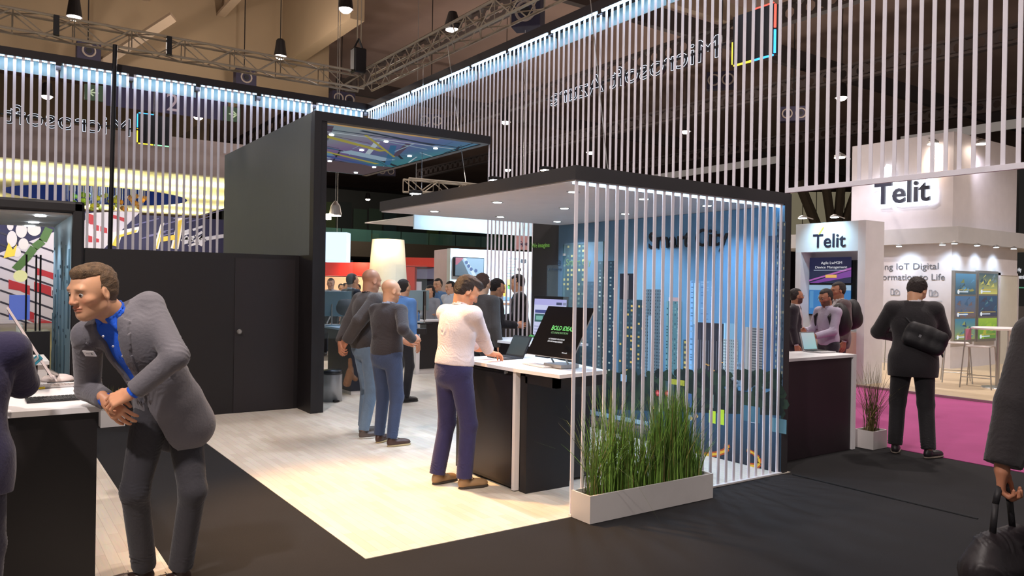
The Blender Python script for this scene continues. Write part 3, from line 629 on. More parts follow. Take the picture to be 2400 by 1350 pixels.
# keyboard, tablet pen and mouse in front
def slab(name, lab, cat, px, py, w, d, hgt, rz, m, extra=None):
    c = atZ(px, py, CT); t = thing(name, lab, cat, (c[0], c[1], CT), rz); box('body', -w / 2, -d / 2, .002, w / 2, d / 2, hgt, m, t, .003)
    if extra: extra(t, w, d, hgt)
    return t
def keys(m):
    def f(t, w, d, h):
        mb = MB(); nx, ny = 15, 5
        for j in range(ny):
            for i in range(nx): x = -w / 2 + (i + .5) * w / nx; y = -d / 2 + (j + .5) * d / ny; mb.box(x - w / nx * .4, y - d / ny * .38, h, x + w / nx * .4, y + d / ny * .38, h + .003)
        mb.build('keys', m, t)
    return f
KEYD = mat('keys_dark', (22, 22, 26), .5); KEYL = mat('keys_light', (190, 190, 192), .5); LG = mat('light_grey', (186, 184, 186), .45)
slab('keyboard', 'light grey keyboard in front of the big tilted screen', 'keyboard', 1262, 858, .36, .12, .012, PI / 2 * .94, LG, keys(KEYL))
def mouse(px, py, lab, rz=0.0, z=CT, m=None):
    c = atZ(px, py, z); t = thing('computer_mouse', lab, 'mouse', (c[0], c[1], z), rz)
    mesh = MB().lathe([(.001, .032), (.012, .031), (.022, .026), (.029, .016), (.031, .004), (.03, 0)], n=18); 
    mesh.v = [(v[0], v[1] * 1.75, v[2]) for v in mesh.v]; mesh.build('shell', m or mat('mouse_white', (206, 200, 204), .4), t, smooth=True); box('button_gap', -.0008, .005, .028, .0008, .05, .0325, DARKM, t); return t
mouse(1325, 863, 'white mouse at the corner of the pavilion counter', -1.0)
# dark laptop of the typing man
def laptop(lab, hinge_l, hinge_r, top_l, top_r, depth, m_body, m_key, draw=None, em=1.0, z=CT):
    hl, hr = np.asarray(hinge_l, float), np.asarray(hinge_r, float); hl[2] = hr[2] = z + .012; u = hr - hl; w = np.linalg.norm(u); u /= w
    f = np.array([u[1], -u[0], 0.])
    if f @ (hl - EYE) > 0: f = -f
    t = thing('laptop', lab, 'laptop', (0, 0, 0)); c = (hl + hr) / 2 + f * depth / 2
    MB().obox((c[0], c[1], z + .008), u * w / 2, f * depth / 2, (0, 0, .006)).build('keyboard_base', m_body, t, .002)
    mb = MB()
    for j in range(5):
        for i in range(13): p = hl + u * w * (i + .5) / 13 + f * depth * (.08 + .1 * j + .05); mb.obox((p[0], p[1], z + .016), u * w / 13 * .4, f * depth * .038, (0, 0, .002))
    mb.build('keys', m_key, t); p = (hl + hr) / 2 + f * depth * .8; MB().obox((p[0], p[1], z + .0145), u * w * .16, f * depth * .13, (0, 0, .001)).build('touchpad', m_body, t)
    v = (np.asarray(top_l, float) + np.asarray(top_r, float)) / 2 - (hl + hr) / 2; v = v - u * (v @ u); hh = np.linalg.norm(v); v /= hh; n = np.cross(u, v)
    if n @ (hl - EYE) > 0 : n = -n
    MB().obox((hl + hr) / 2 + v * hh / 2, u * w / 2, v * hh / 2, n * .005).build('lid', m_body, t, .002)
    if np.cross(u, v) @ n < 0: o = hl + u * w; uu = -u
    else: o = hl; uu = u
    cv = Canvas(o + n * .0062, uu, v, n, .0003); cv.rect(.008, .008, w - .008, hh - .008, (14, 15, 17), 0)
    if draw: draw(cv, w, hh)
    cv.build('display', colmat('lit_display_%g' % em, em), t); return t
def dark_draw(c, w, h): c.grid(.014, .02, w - .014, h - .014, 2, 4, lambda x, y: (44, 58, 58), 1)
laptop('dark laptop the man in the white shirt types on', (4.28, 6.25, 0), (4.28, 5.95, 0), (4.38, 6.25, CT + .21), (4.38, 5.95, CT + .21), .22, mat('laptop_dark', (40, 40, 44), .4, .3), KEYD, dark_draw, .8)
# monitor behind with a white page
def page(c, w, h, r):
    c.rect(r, r, w - r, h - .03, (196, 200, 232), 1); c.rect(r, h - .09, w - r, h - .03, (168, 166, 222), 2); c.rect(w * .68, h - .085, w * .84, h - .06, (36, 46, 86), 3); c.rect(w * .87, h - .085, w * .96, h - .06, (110, 114, 150), 3)
    c.rect(w * .06, h - .17, w * .5, h - .14, (50, 62, 130), 3); c.rect(w * .06, h - .26, w * .34, h - .18, (24, 84, 84), 3); c.rect(w * .1, h - .24, w * .3, h - .2, (110, 170, 160), 4)
    for k in range(5): c.rect(w * .06, h - .31 - k * .03, w * (.5 + .08 * (k % 3)), h - .30 - k * .03, (150, 154, 190), 3)
dz = 7.6
mt, *_ = flat_screen('monitor', 'monitor showing a white page with blue header behind the tilted screen', 'monitor', atD(1255, 692, dz + .12), atD(1335, 695, dz - .12), atD(1327, 790, dz - .12), atD(1247, 786, dz + .12), .02, SCREENB, page, .95)
b = atD(1288, 800, dz); box('stand', b[0] - .02, b[1] - .02, CT, b[0] + .02, b[1] + .02, b[2] + .05, DARKM, mt); box('foot', b[0] - .1, b[1] - .1, CT, b[0] + .1, b[1] + .1, CT + .012, DARKM, mt)
# low black counter further inside
c2 = thing('counter', 'black counter with pale top between the typing man and the tall slats', 'counter', (0, 0, 0))
box('cabinet', 5.5, 7.3, 0, 6.1, 8.55, 1.02, BLACKP, c2); box('worktop', 5.46, 7.25, 1.02, 6.2, 8.6, CT, TOPW, c2)
# bluish glass on small items on it
it = atZ(1248, 790, CT); tag(MB().lathe([(.05, 0), (.055, .01), (.04, .03), (.01, .034)], (it[0], it[1], CT), 14).build('green_dish', mat('leaf_green_plastic', (60, 160, 60), .4), None), 'small green dish on the black counter behind the laptop', 'dish')

def vn3(v): return v / np.linalg.norm(v)
# counter at the left edge
c3 = thing('counter', 'black counter with white worktop at the left edge, the grey suited man leans on it', 'counter', (0, 0, 0))
box('cabinet', -1.4, 4.78, 0, .548, 5.95, 1.02, BLACKP, c3); box('worktop', -1.42, 4.755, 1.02, .564, 5.97, CT, TOPW, c3)
slab('keyboard', 'light grey keyboard below the slim white screen on the left counter', 'keyboard', 140, 906, .30, .12, .012, .05, LG, keys(mat('keys_warm', (170, 160, 156), .5)))
slab('keyboard', 'black tablet keyboard at the front edge of the left counter', 'keyboard', 132, 937, .30, .17, .012, .02, mat('laptop_dark', (40, 40, 44), .4, .3), keys(KEYD))
s3 = thing('all_in_one_computer', 'slim white screen seen from its edge on a round white foot, left counter', 'computer', (0, 0, 0))
pb = atD(122, 884, 4.75); ptp = atD(18, 722, 4.68); ax = (ptp - pb); L = np.linalg.norm(ax); ax /= L; rv = vn3(_ray(66, 800)); dv = rv - ax * (rv @ ax); dv /= np.linalg.norm(dv); nn = np.cross(ax, dv)
MB().obox((pb + ptp) / 2 + dv * .22, ax * L / 2, dv * .26, nn * .007).build('housing', mat('screen_silver', (200, 188, 188), .4), s3, .003)
MB().obox((pb + ptp) / 2 + dv * .22 + nn * .008 * (1 if nn[0] < 0 else -1), ax * (L / 2 - .01), dv * .25, nn * .001).build('screen', SCREENB, s3)
cb = atZ(135, 892, CT); mm = MB().lathe([(.10, 0), (.10, .012), (.085, .03), (.05, .042), (.001, .045)], (cb[0], cb[1], CT), 20); mm.build('foot', mat('foot_white', (208, 196, 194), .45), s3, smooth=True)
MB().bar(pb + ax * .05, (cb[0], cb[1], CT + .04), .012).build('hinge', METAL, s3)
# phone-like card in a clip and a yellow pen
c = atD(76, 852, 4.7); ph = thing('smartphone', 'small teal and silver phone held up beside the slim screen', 'phone', c)
MB().obox((0, 0, 0), _R * .05 + _U * .045, _U * .016 - _R * .014, _W * .006).build('body', mat('teal_case', (20, 110, 130), .4), ph, .003); MB().obox(-_W * .008, _R * .04 + _U * .036, _U * .006 - _R * .005, _W * .002).build('face', METAL, ph)
c = atZ(88, 914, CT); tag(MB().bar((c[0] - .04, c[1], CT + .008), (c[0] + .04, c[1] + .03, CT + .008), .007, 8).build('marker_pen', mat('pen_yellow', (230, 200, 20), .4)), 'yellow marker pen on the left counter', 'pen')
c = atZ(60, 905, CT); tag(box('tablet', c[0] - .16, c[1] - .07, CT, c[0] + .06, c[1] + .06, CT + .012, mat('slate', (90, 98, 112), .4)), 'slate grey tablet lying behind the black keyboard on the left counter', 'tablet')

# right counter
c4 = thing('counter', 'black counter with white worktop right of the pavilion wall', 'counter', (0, 0, 0))
box('cabinet', 6.45, 4.82, 0, 7.93, 5.32, 1.02, mat('counter_plum', (38, 24, 32), .5), c4)
MB().box(6.42, 4.80, 1.02, 8.0, 5.36, CT).box(7.94, 4.80, 0, 8.0, 5.36, 1.02).build('worktop', TOPW, c4)
def teal(c, w, h): c.grid(.012, .014, w - .012, h - .012, 2, 2, lambda x, y: (int(150 + 30 * y), int(186 + 10 * x), int(196)), 1)
laptop('open silver laptop with pale blue screen on the right counter', (7.72, 5.28, 0), (7.98, 5.27, 0), (7.60, 5.34, CT + .22), (7.86, 5.33, CT + .22), .24, LG, KEYD, teal, .9)
# ================================================================ PEOPLE: shapes grown from signed distances, meshed as one smooth skin
def vn(v): v = np.asarray(v, float); return v / (np.linalg.norm(v) + 1e-12)
class Field:
    def __init__(s, res): s.res = res; s.ops = []
    def cone(s, a, b, r1, r2, k=.02): s.ops.append(('c', np.asarray(a, float), np.asarray(b, float), r1, r2, k)); return s
    def ell(s, c, R, rad, k=.02): s.ops.append(('e', np.asarray(c, float), np.asarray(R, float), np.asarray(rad, float), 0, k)); return s
    def sub(s, c, R, rad, k=.01): s.ops.append(('s', np.asarray(c, float), np.asarray(R, float), np.asarray(rad, float), 0, k)); return s
    def fn(s, f, box=None): s.ops.append(('f', f, box, 0, 0, 0)); return s
    def bounds(s):
        lo = np.full(3, 1e9); hi = -lo
        for o in s.ops:
            if o[0] == 'c': r = max(o[3], o[4]); pts = np.array([o[1] - r, o[1] + r, o[2] - r, o[2] + r])
            elif o[0] == 'e': e = np.abs(o[2].T) @ o[3]; pts = np.array([o[1] - e, o[1] + e])
            else: continue
            lo = np.minimum(lo, pts.min(0)); hi = np.maximum(hi, pts.max(0))
        return lo - s.res * 4, hi + s.res * 4
    def mesh(s, wrinkle=None):
        lo, hi = s.bounds(); h = s.res; n = np.ceil((hi - lo) / h).astype(int) + 1
        ax = [lo[i] + h * np.arange(n[i]) for i in range(3)]; F = np.full(n, .2, np.float32)
        for o in s.ops:
            if o[0] == 'f':
                X, Y, Z = np.meshgrid(*ax, indexing='ij', sparse=True); F = o[1](F, X, Y, Z).astype(np.float32); continue
            if o[0] == 'c': r = max(o[3], o[4]) + o[5] + 3 * h; blo = np.minimum(o[1], o[2]) - r; bhi = np.maximum(o[1], o[2]) + r
            else: e = np.abs(o[2].T) @ o[3] + o[5] + 3 * h; blo = o[1] - e; bhi = o[1] + e
            i0 = np.clip(np.floor((blo - lo) / h).astype(int), 0, n - 1); i1 = np.clip(np.ceil((bhi - lo) / h).astype(int) + 1, 1, n)
            if (i1 <= i0).any(): continue
            X, Y, Z = np.meshgrid(*[ax[i][i0[i]:i1[i]] for i in range(3)], indexing='ij', sparse=True)
            if o[0] == 'c':
                a, b = o[1], o[2]; d = b - a; L2 = float(d @ d) + 1e-12
                t = np.clip(((X - a[0]) * d[0] + (Y - a[1]) * d[1] + (Z - a[2]) * d[2]) / L2, 0, 1)
                D_ = np.sqrt((X - a[0] - t * d[0]) ** 2 + (Y - a[1] - t * d[1]) ** 2 + (Z - a[2] - t * d[2]) ** 2) - (o[3] + (o[4] - o[3]) * t)
            else:
                c, R, rad = o[1], o[2], o[3]; x = X - c[0]; y = Y - c[1]; z = Z - c[2]
                u = (x * R[0, 0] + y * R[0, 1] + z * R[0, 2]); v = (x * R[1, 0] + y * R[1, 1] + z * R[1, 2]); w = (x * R[2, 0] + y * R[2, 1] + z * R[2, 2])
                k0 = np.sqrt((u / rad[0]) ** 2 + (v / rad[1]) ** 2 + (w / rad[2]) ** 2); k1 = np.sqrt((u / rad[0] ** 2) ** 2 + (v / rad[1] ** 2) ** 2 + (w / rad[2] ** 2) ** 2) + 1e-9
                D_ = k0 * (k0 - 1) / k1
            S = F[i0[0]:i1[0], i0[1]:i1[1], i0[2]:i1[2]]; k = max(o[5], 1e-4)
            if o[0] == 's': D_ = -D_; q = np.maximum(k - np.abs(S - D_), 0) / k; F[i0[0]:i1[0], i0[1]:i1[1], i0[2]:i1[2]] = np.maximum(S, D_) + q * q * k * .25
            else: q = np.maximum(k - np.abs(S - D_), 0) / k; F[i0[0]:i1[0], i0[1]:i1[1], i0[2]:i1[2]] = np.minimum(S, D_) - q * q * k * .25
        F[0] = F[-1] = .1; F[:, 0] = F[:, -1] = .1; F[:, :, 0] = F[:, :, -1] = .1
        V, Q = surface_nets(F); V = lo + V * h
        if wrinkle is not None and len(V): V = wrinkle(V)
        return V, Q
def surface_nets(F):
    ins = F < 0; c = [ins[a:ins.shape[0] - 1 + a, b:ins.shape[1] - 1 + b, d:ins.shape[2] - 1 + d] for a in (0, 1) for b in (0, 1) for d in (0, 1)]
    cnt = sum(x.astype(np.int8) for x in c); act = (cnt > 0) & (cnt < 8); idx = np.argwhere(act)
    if len(idx) == 0: return np.zeros((0, 3)), np.zeros((0, 4), int)
    ID = -np.ones(act.shape, np.int64); ID[act] = np.arange(len(idx)); acc = np.zeros((len(idx), 3)); num = np.zeros(len(idx)); i, j, k = idx.T
    for a in range(3):
        for p in (0, 1):
            for q in (0, 1):
                o = np.zeros(3, int); o[(a + 1) % 3] = p; o[(a + 2) % 3] = q; e = o.copy(); e[a] = 1
                f0 = F[i + o[0], j + o[1], k + o[2]]; f1 = F[i + e[0], j + e[1], k + e[2]]; m = (f0 < 0) != (f1 < 0)
                t = np.where(m, f0 / np.where(m, f0 - f1, 1), 0); P_ = np.repeat(o[None, :].astype(float), len(idx), 0); P_[:, a] += t; acc[m] += P_[m]; num[m] += 1
    V = idx + acc / num[:, None]; Q = []
    for a in range(3):
        b, d = (a + 1) % 3, (a + 2) % 3; s0 = [slice(None)] * 3; s1 = [slice(None)] * 3; s0[a] = slice(0, -1); s1[a] = slice(1, None)
        A, B = ins[tuple(s0)], ins[tuple(s1)]; ed = np.argwhere(A != B); ok = (ed[:, b] > 0) & (ed[:, d] > 0) & (ed[:, b] < F.shape[b] - 1) & (ed[:, d] < F.shape[d] - 1); ed = ed[ok]
        cs = []
        for (p, q) in ((-1, -1), (0, -1), (0, 0), (-1, 0)): e = ed.copy(); e[:, b] += p; e[:, d] += q; cs.append(ID[e[:, 0], e[:, 1], e[:, 2]])
        qd = np.stack(cs, 1); fl = B[tuple(ed.T)]; qd[fl] = qd[fl][:, ::-1]; Q.append(qd)
    Q = np.concatenate(Q); return V, Q[(Q >= 0).all(1)]
def vnorm(V, Q):
    n = np.cross(V[Q[:, 2]] - V[Q[:, 0]], V[Q[:, 3]] - V[Q[:, 1]]); N = np.zeros_like(V)
    for c in range(4): np.add.at(N, Q[:, c], n)
    return N / (np.linalg.norm(N, axis=1)[:, None] + 1e-12)
def smooth_mesh(V, Q, it=1):
    for _ in range(it):
        A = np.zeros_like(V); n = np.zeros(len(V))
        for c in range(4): a, b = Q[:, c], Q[:, (c + 1) % 4]; np.add.at(A, a, V[b]); np.add.at(A, b, V[a]); np.add.at(n, a, 1); np.add.at(n, b, 1)
        V = V * .5 + .5 * A / np.maximum(n, 1)[:, None]
    return V
def field_obj(name, fld, m, parent, folds=None, amp=.004, cols=None, it=1):
    V, Q = fld.mesh()
    if len(V) == 0: return None
    V = smooth_mesh(V, Q, it)
    if folds:
        N = vnorm(V, Q); D_ = np.zeros(len(V)); X, Y, Z = V.T
        ph = 2.6 * np.sin(X * 23 + Z * 11 + 1.3 * np.sin(Y * 31)) + 2.1 * np.sin(Y * 27 - Z * 17 + 1.1 * np.sin(X * 37)); mk = np.clip(.45 + .8 * np.sin(X * 13 + Y * 9 + 2 * np.sin(Z * 19)) * np.sin(Z * 15 - Y * 12), 0, 1)
        for i, (c, d, rad, lam, a) in enumerate(folds):
            c = np.asarray(c); d = vn(d); r = V - c; t = r @ d; g = np.exp(-(np.einsum('ij,ij->i', r, r)) / rad ** 2); w = np.sin(2 * PI * t / (lam * 1.25) + ph + i); D_ += a * .85 * g * mk * (1.1 - 2.2 * np.abs(w) ** .8)
        V = V + N * D_[:, None]
    return mesh_obj(name, V, Q, m, parent, True, cols(V) if cols else None)
def frame(fwd, up):
    f = vn(fwd); r = vn(np.cross(f, up)); u = np.cross(r, f); return np.array([r, f, u])     # rows: right, forward, up
def rotR(R, yaw=0, pitch=0, roll=0):
    r, f, u = R; c, s = math.cos(math.radians(yaw)), math.sin(math.radians(yaw)); r, f = r * c - f * s * -1 * -1, f * c + r * s       # yaw + = towards right
    r = np.cross(f, u); c, s = math.cos(math.radians(pitch)), math.sin(math.radians(pitch)); f, u = f * c + u * s, u * c - f * s
    c, s = math.cos(math.radians(roll)), math.sin(math.radians(roll)); r, u = r * c - u * s, u * c + r * s; return np.array([vn(r), vn(f), vn(u)])
def ik(a, b, l1, l2, pole):
    a, b = np.asarray(a, float), np.asarray(b, float); d = b - a; L = min(np.linalg.norm(d), (l1 + l2) * .999); dn = vn(d); x = (l1 * l1 - l2 * l2 + L * L) / (2 * L); y = math.sqrt(max(l1 * l1 - x * x, 0))
    p = np.asarray(pole, float); p = vn(p - dn * (p @ dn)); return a + dn * x + p * y, a + dn * L
SKIN = {}
def skinmat(name, col):
    if name in SKIN: return SKIN[name]
    m = bpy.data.materials.new(name); m.use_nodes = True; nt = m.node_tree; b = nt.nodes['Principled BSDF']; a = nt.nodes.new('ShaderNodeAttribute'); a.attribute_name = 'Col'
    nt.links.new(a.outputs['Color'], b.inputs['Base Color']); b.inputs['Roughness'].default_value = .48; b.inputs['Subsurface Weight'].default_value = .12; b.inputs['Subsurface Radius'].default_value = (.02, .008, .004)
    n = nt.nodes.new('ShaderNodeTexNoise'); n.inputs['Scale'].default_value = 180; bp = nt.nodes.new('ShaderNodeBump'); bp.inputs['Strength'].default_value = .12; bp.inputs['Distance'].default_value = .002
    nt.links.new(n.outputs['Fac'], bp.inputs['Height']); nt.links.new(bp.outputs[0], b.inputs['Normal']); m['base'] = list(col); SKIN[name] = m; return m
I3 = np.eye(3)
def head_field(res, neck_loc, nr=.056, female=False):
    f = Field(res)
    f.ell((0, -.018, .036), I3, (.076, .097, .083), .03).ell((0, .018, -.012), I3, (.066, .076, .085), .035).ell((0, .040, -.078), I3, (.041, .044, .036), .03).ell((0, .066, -.094), I3, (.023, .019, .017), .02)
    f.cone((-.050, -.004, -.066), (0, .052, -.090), .018, .020, .03).cone((.050, -.004, -.066), (0, .052, -.090), .018, .020, .03)
    f.ell((-.043, .056, -.022), I3, (.022, .020, .017), .02).ell((.043, .056, -.022), I3, (.022, .020, .017), .02)
    f.cone((-.036, .078, .027), (.036, .078, .027), .011, .011, .018)
    for s in (-1, 1): f.sub((.031 * s, .100, .004), I3, (.018, .016, .0115), .012)
    f.cone((0, .088, .014), (0, .106, -.026), .0085, .0125, .012).ell((-.0125, .098, -.030), I3, (.0085, .010, .0075), .006).ell((.0125, .098, -.030), I3, (.0085, .010, .0075), .006)
    f.ell((0, .086, -.055), I3, (.026, .012, .0068), .006).ell((0, .084, -.068), I3, (.023, .0125, .0078), .006).sub((0, .1005, -.0612), I3, (.022, .008, .0016), .002)
    for s in (-1, 1):
        f.sub((.0105 * s, .1, -.0385), I3, (.0035, .006, .003), .002)
        Re = rotR(I3, 20 * s, 0, -8 * s); f.ell((.077 * s, -.008, -.006), Re, (.0085, .020, .032), .005).sub((.088 * s, -.004, -.004), Re, (.006, .011, .020), .004)
        f.cone((.014 * s, .074, .0125), (.044 * s, .070, .0125), .005, .004, .006)
    nl = np.asarray(neck_loc, float); f.cone((0, -.030, -.055), nl, nr * .98, nr * 1.08, .03).cone((0, .005, -.075), nl * .7 + np.array([0, .012, 0]), .036, .045, .03)
    return f
def hair_field(res, style):
    f = Field(res); up = {'short': .005, 'quiff': .005}.get(style, .010)
    f.ell((0, -.020, .040), I3, (.078 + up * .6, .097 + up, .083 + up), .02).ell((0, -.042, -.010), I3, (.072, .070, .075), .03)
    if style == 'quiff': f.ell((0, .034, .098), I3, (.050, .044, .022), .03)
    if style == 'fringe': f.ell((0, .056, .084), I3, (.056, .028, .026), .03).ell((0, .03, .1), I3, (.066, .06, .03), .03)
    if style == 'long': f.ell((0, -.05, -.06), I3, (.085, .06, .12), .04)
    def cut(F, X, Y, Z):
        hl = .072 if style in ('quiff', 'short', 'plain') else .062
        face = np.minimum.reduce([(Y - .022 + .30 * (Z + .0)) + 0 * X, (hl + .10 * np.abs(X) - Z) + 0 * Y + 0 * X]) if True else 0     # in front of the hairline and below it
        F = np.maximum(F, face)
        side = np.minimum(.0 - Z + 0 * X + 0 * Y, (Y + .022) + 0 * X + 0 * Z); F = np.maximum(F, side)
        nape = -.075 - Z if style != 'long' else -.2 - Z
        return np.maximum(F, nape + 0 * X + 0 * Y)
    f.fn(cut); return f
def hand_field(res, sgn, curl, splay=1.0, thumb=.6):
    """local: y = along the fingers, z = back of the hand, x*sgn = towards the thumb"""
    f = Field(res); kn = [(.031, .094), (.010, .098), (-.011, .094), (-.030, .085)]; ln = [(.040, .024, .020), (.044, .028, .021), (.041, .026, .020), (.032, .019, .018)]
    f.cone((0, -.03, 0), (0, .01, 0), .026, .027, .02)
    for (x, y) in kn: f.cone((x * .55 * sgn, .015, 0), (x * sgn, y, .002), .0165, .0115, .014)
    for i, ((x, y), L) in enumerate(zip(kn, ln)):
        c = curl if np.isscalar(curl) else curl[i]; p = np.array([x * sgn, y, .002]); ang = 0; sp = (x * 1.6) * splay
        for j, l in enumerate(L):
            ang += c * (.9, 1.1, .8)[j]; d = np.array([sp * sgn * math.cos(ang) * 2.2, math.cos(ang), -math.sin(ang)]); q = p + vn(d) * l; r = (.0098, .0088, .0078)[j] * (1 if i < 3 else .88); f.cone(p, q, r, r * .92, .004); p = q
    t0 = np.array([.020 * sgn, .020, -.004]); t1 = t0 + np.array([.026 * sgn, .030, -.012 * thumb]); t2 = t1 + vn((.35 * sgn * (1 - thumb * .7), .9, -.35 * thumb)) * .030; t3 = t2 + vn((-.1 * sgn * thumb, .9, -.45 * thumb)) * .025
    f.cone(t0, t1, .0165, .0125, .012).cone(t1, t2, .0115, .0105, .004).cone(t2, t3, .0105, .0085, .003); return f

def person(lab, J, o, res=.011, hero=False, hands=True):
    """J: joints in the hall; o: outfit"""
    S = o.get('S', 1.0); pel, nk, hd = (np.asarray(J[k], float) for k in ('pel', 'neck', 'head')); Rh = J['Rh']; Rt = J['Rt']; Rp = J.get('Rp', Rt); bl = o.get('bulk', 1.0)
    che = pel + (nk - pel) * .62; wai = pel + (nk - pel) * .28; bend = J.get('bend'); 
    if bend is not None: che = che + bend; wai = wai + bend * .8
    sk = skinmat(o.get('skin_name', 'skin'), o.get('skin', (196, 142, 112))); base = np.array(lin(o.get('skin', (196, 142, 112)))); hres = .0032 if hero else max(.0042, min(.007, res * .55)); hs = S * o.get('hs', 1.0)
    # ---- one body mesh: head and neck, hands, and the figure under the clothes
    VV, QQ, CC = [], [], []
    def put(V, Q, C): QQ.append(Q + sum(len(v) for v in VV)); VV.append(V); CC.append(C)
    nl = (Rh @ (nk - hd)) / hs; nl = nl * 1.0; V, Q = head_field(hres / hs if hs else hres, nl).mesh(); V = smooth_mesh(V, Q, 1)
    C = np.repeat(base[None], len(V), 0); lips = np.exp(-(((V[:, 0]) / .026) ** 4 + ((V[:, 2] + .061) / .013) ** 4)) * (V[:, 1] > .08); C = C * (1 - lips[:, None]) + lips[:, None] * base * np.array([.78, .50, .50])
    cheek = np.exp(-(((np.abs(V[:, 0]) - .045) / .02) ** 2 + ((V[:, 2] + .03) / .025) ** 2)) * (V[:, 1] > .03); C *= 1 + cheek[:, None] * np.array([.12, -.06, -.06])
    nose = np.exp(-((V[:, 0] / .016) ** 2 + ((V[:, 2] + .028) / .016) ** 2)) * (V[:, 1] > .09); C *= 1 + nose[:, None] * np.array([.10, -.10, -.10])
    bc = np.array(lin(o.get('hair', (60, 45, 35)))); br = np.exp(-(((np.abs(V[:, 0]) - .031) / .017) ** 4 + ((V[:, 2] - .0255 + .12 * (np.abs(V[:, 0]) - .03)) / .0048) ** 4)) * (V[:, 1] > .05); C = C * (1 - .8 * br[:, None]) + .8 * br[:, None] * bc
    if o.get('beard'):
        bd = np.clip((-.030 - V[:, 2] + .5 * np.maximum(0, V[:, 1] - .07) * 0) / .012, 0, 1) * (V[:, 1] > -.005) * (V[:, 2] > -.125) * (1 - lips) * np.clip((.098 - V[:, 1] + (V[:, 2] < -.045) * .05) / .01, 0, 1); a = o['beard']; C = C * (1 - a * bd[:, None]) + a * bd[:, None] * bc
    if o.get('stubble_head'):
        cap = np.clip((V[:, 2] - .03 + .35 * (-V[:, 1])) / .02, 0, 1) * (V[:, 1] < .045); C = C * (1 - o['stubble_head'] * cap[:, None]) + o['stubble_head'] * cap[:, None] * bc
    put(hd + (V * hs) @ Rh, Q, C)
    jt = {k: np.asarray(J[k], float) for k in J if k[:2] in ('sh', 'el', 'wr', 'hi', 'kn', 'an')}
    bf = Field(max(res * 1.3, .013)); bf.ell(che, Rt, (.140 * S, .095 * S, .19 * S), .05).ell(wai, Rt, (.125 * S, .085 * S, .15 * S), .05).ell(pel, Rp, (.14 * S, .10 * S, .12 * S), .05)
    for s in 'LR':
        bf.cone(jt['sh' + s], jt['el' + s], .045 * S, .037 * S, .03).cone(jt['el' + s], jt['wr' + s], .036 * S, .026 * S, .02).cone(jt['hi' + s], jt['kn' + s], .072 * S, .052 * S, .04).cone(jt['kn' + s], jt['an' + s], .050 * S, .038 * S, .03)
    bf.cone(nk, che + (nk - che) * .3, .055 * S, .09 * S, .04); V, Q = bf.mesh(); put(V, Q, np.repeat(base[None], len(V), 0))
    if hands:
        for s, sg in (('L', 1), ('R', -1)):
            if 'hand' + s not in J: continue
            d, nrm, curl, th = J['hand' + s]; d = vn(d); nz = vn(np.asarray(nrm, float) - d * (np.asarray(nrm, float) @ d)); x = np.cross(d, nz); V, Q = hand_field(hres * (1.0 if hero else .9), sg, curl, thumb=th).mesh(); V = smooth_mesh(V, Q, 1) * S * 1.02
            C = np.repeat(base[None], len(V), 0) * np.array([1.04, .94, .92]); put(jt['wr' + s] + V @ np.array([x, d, nz]), Q, C)
    root = mesh_obj('person', np.concatenate(VV), np.concatenate(QQ), sk, None, True, np.clip(np.concatenate(CC), 0, 1)); tag(root, lab, 'person', o.get('group'))
    # eyes
    ew = mat('eye_white', (214, 208, 204), .2); ei = mat('iris', (46, 36, 30), .15)
    if o.get('eyes', True):
        for s in (-1, 1):
            c = np.array([.031 * s, .0752, .0025]); V_, F_ = [], []; gz = vn(np.array([o.get('gaze', 0) * 1.0, 1, o.get('gazev', 0)]))
            m = MB().lathe([(.0125 * math.sin(PI * i / 10) + 1e-5, -.0125 * math.cos(PI * i / 10)) for i in range(11)], n=14); e = mesh_obj('eye', hd + ((np.array(m.v) + c) * hs) @ Rh, m.f, ew, root, True)
            m = MB().bar(c + gz * .0102, c + gz * .0128, .0062, 12); mesh_obj('iris', hd + (np.array(m.v) * hs) @ Rh, m.f, ei, e)
    # hair
    st = o.get('style')
    if st:
        V, Q = hair_field(hres * 1.1, st).mesh(); V = smooth_mesh(V, Q, 2); N = vnorm(V, Q)
        nz = np.array([mnoise.noise(Vector((v[0] * 42, v[1] * 20, v[2] * 42))) for v in V]) + .5 * np.array([mnoise.noise(Vector((v[0] * 110, v[1] * 45, v[2] * 110))) for v in V]); V = V + N * (nz * ({'short': .002, 'quiff': .0035}.get(st, .0045)))[:, None]
        mesh_obj('hair', hd + (V * hs) @ Rh, Q, mat('hair_%d_%d_%d' % o['hair'], o['hair'], .55, bump=1.0, bscale=260, var=.35, vscale=60, stretch=(1, .35, 1)), root, True)
    if o.get('glasses'):
        mb = MB()
        for s in (-1, 1):
            pts = [(.031 * s + .019 * math.cos(a), .102, .002 + .014 * math.sin(a)) for a in np.linspace(0, 2 * PI, 13)]; mb.path(pts, .0016, 5); mb.bar((.05 * s, .1, .004), (.078 * s, .0, .006), .0014, 4)
        mb.bar((-.012, .102, .004), (.012, .102, .004), .0016, 4); mesh_obj('glasses', hd + (np.array(mb.v) * hs) @ Rh, mb.f, DARKM, root)
    # ---- trousers
    tm = mat('cloth_%d_%d_%d' % o['legs'], o['legs'], .85, bump=.35, bscale=60, var=.08, vscale=14, sheen=.15)
    tf = Field(res); w = o.get('leg_w', 1.0) * S
    tf.ell(pel + Rp[2] * .02 * S, Rp, (.158 * w * bl, .118 * w * bl, .125 * S), .04)
    tf.ell(pel - Rp[1] * .035 * S - Rp[2] * .06 * S, Rp, (.14 * w, .095 * w, .10 * S), .04); foldl = []
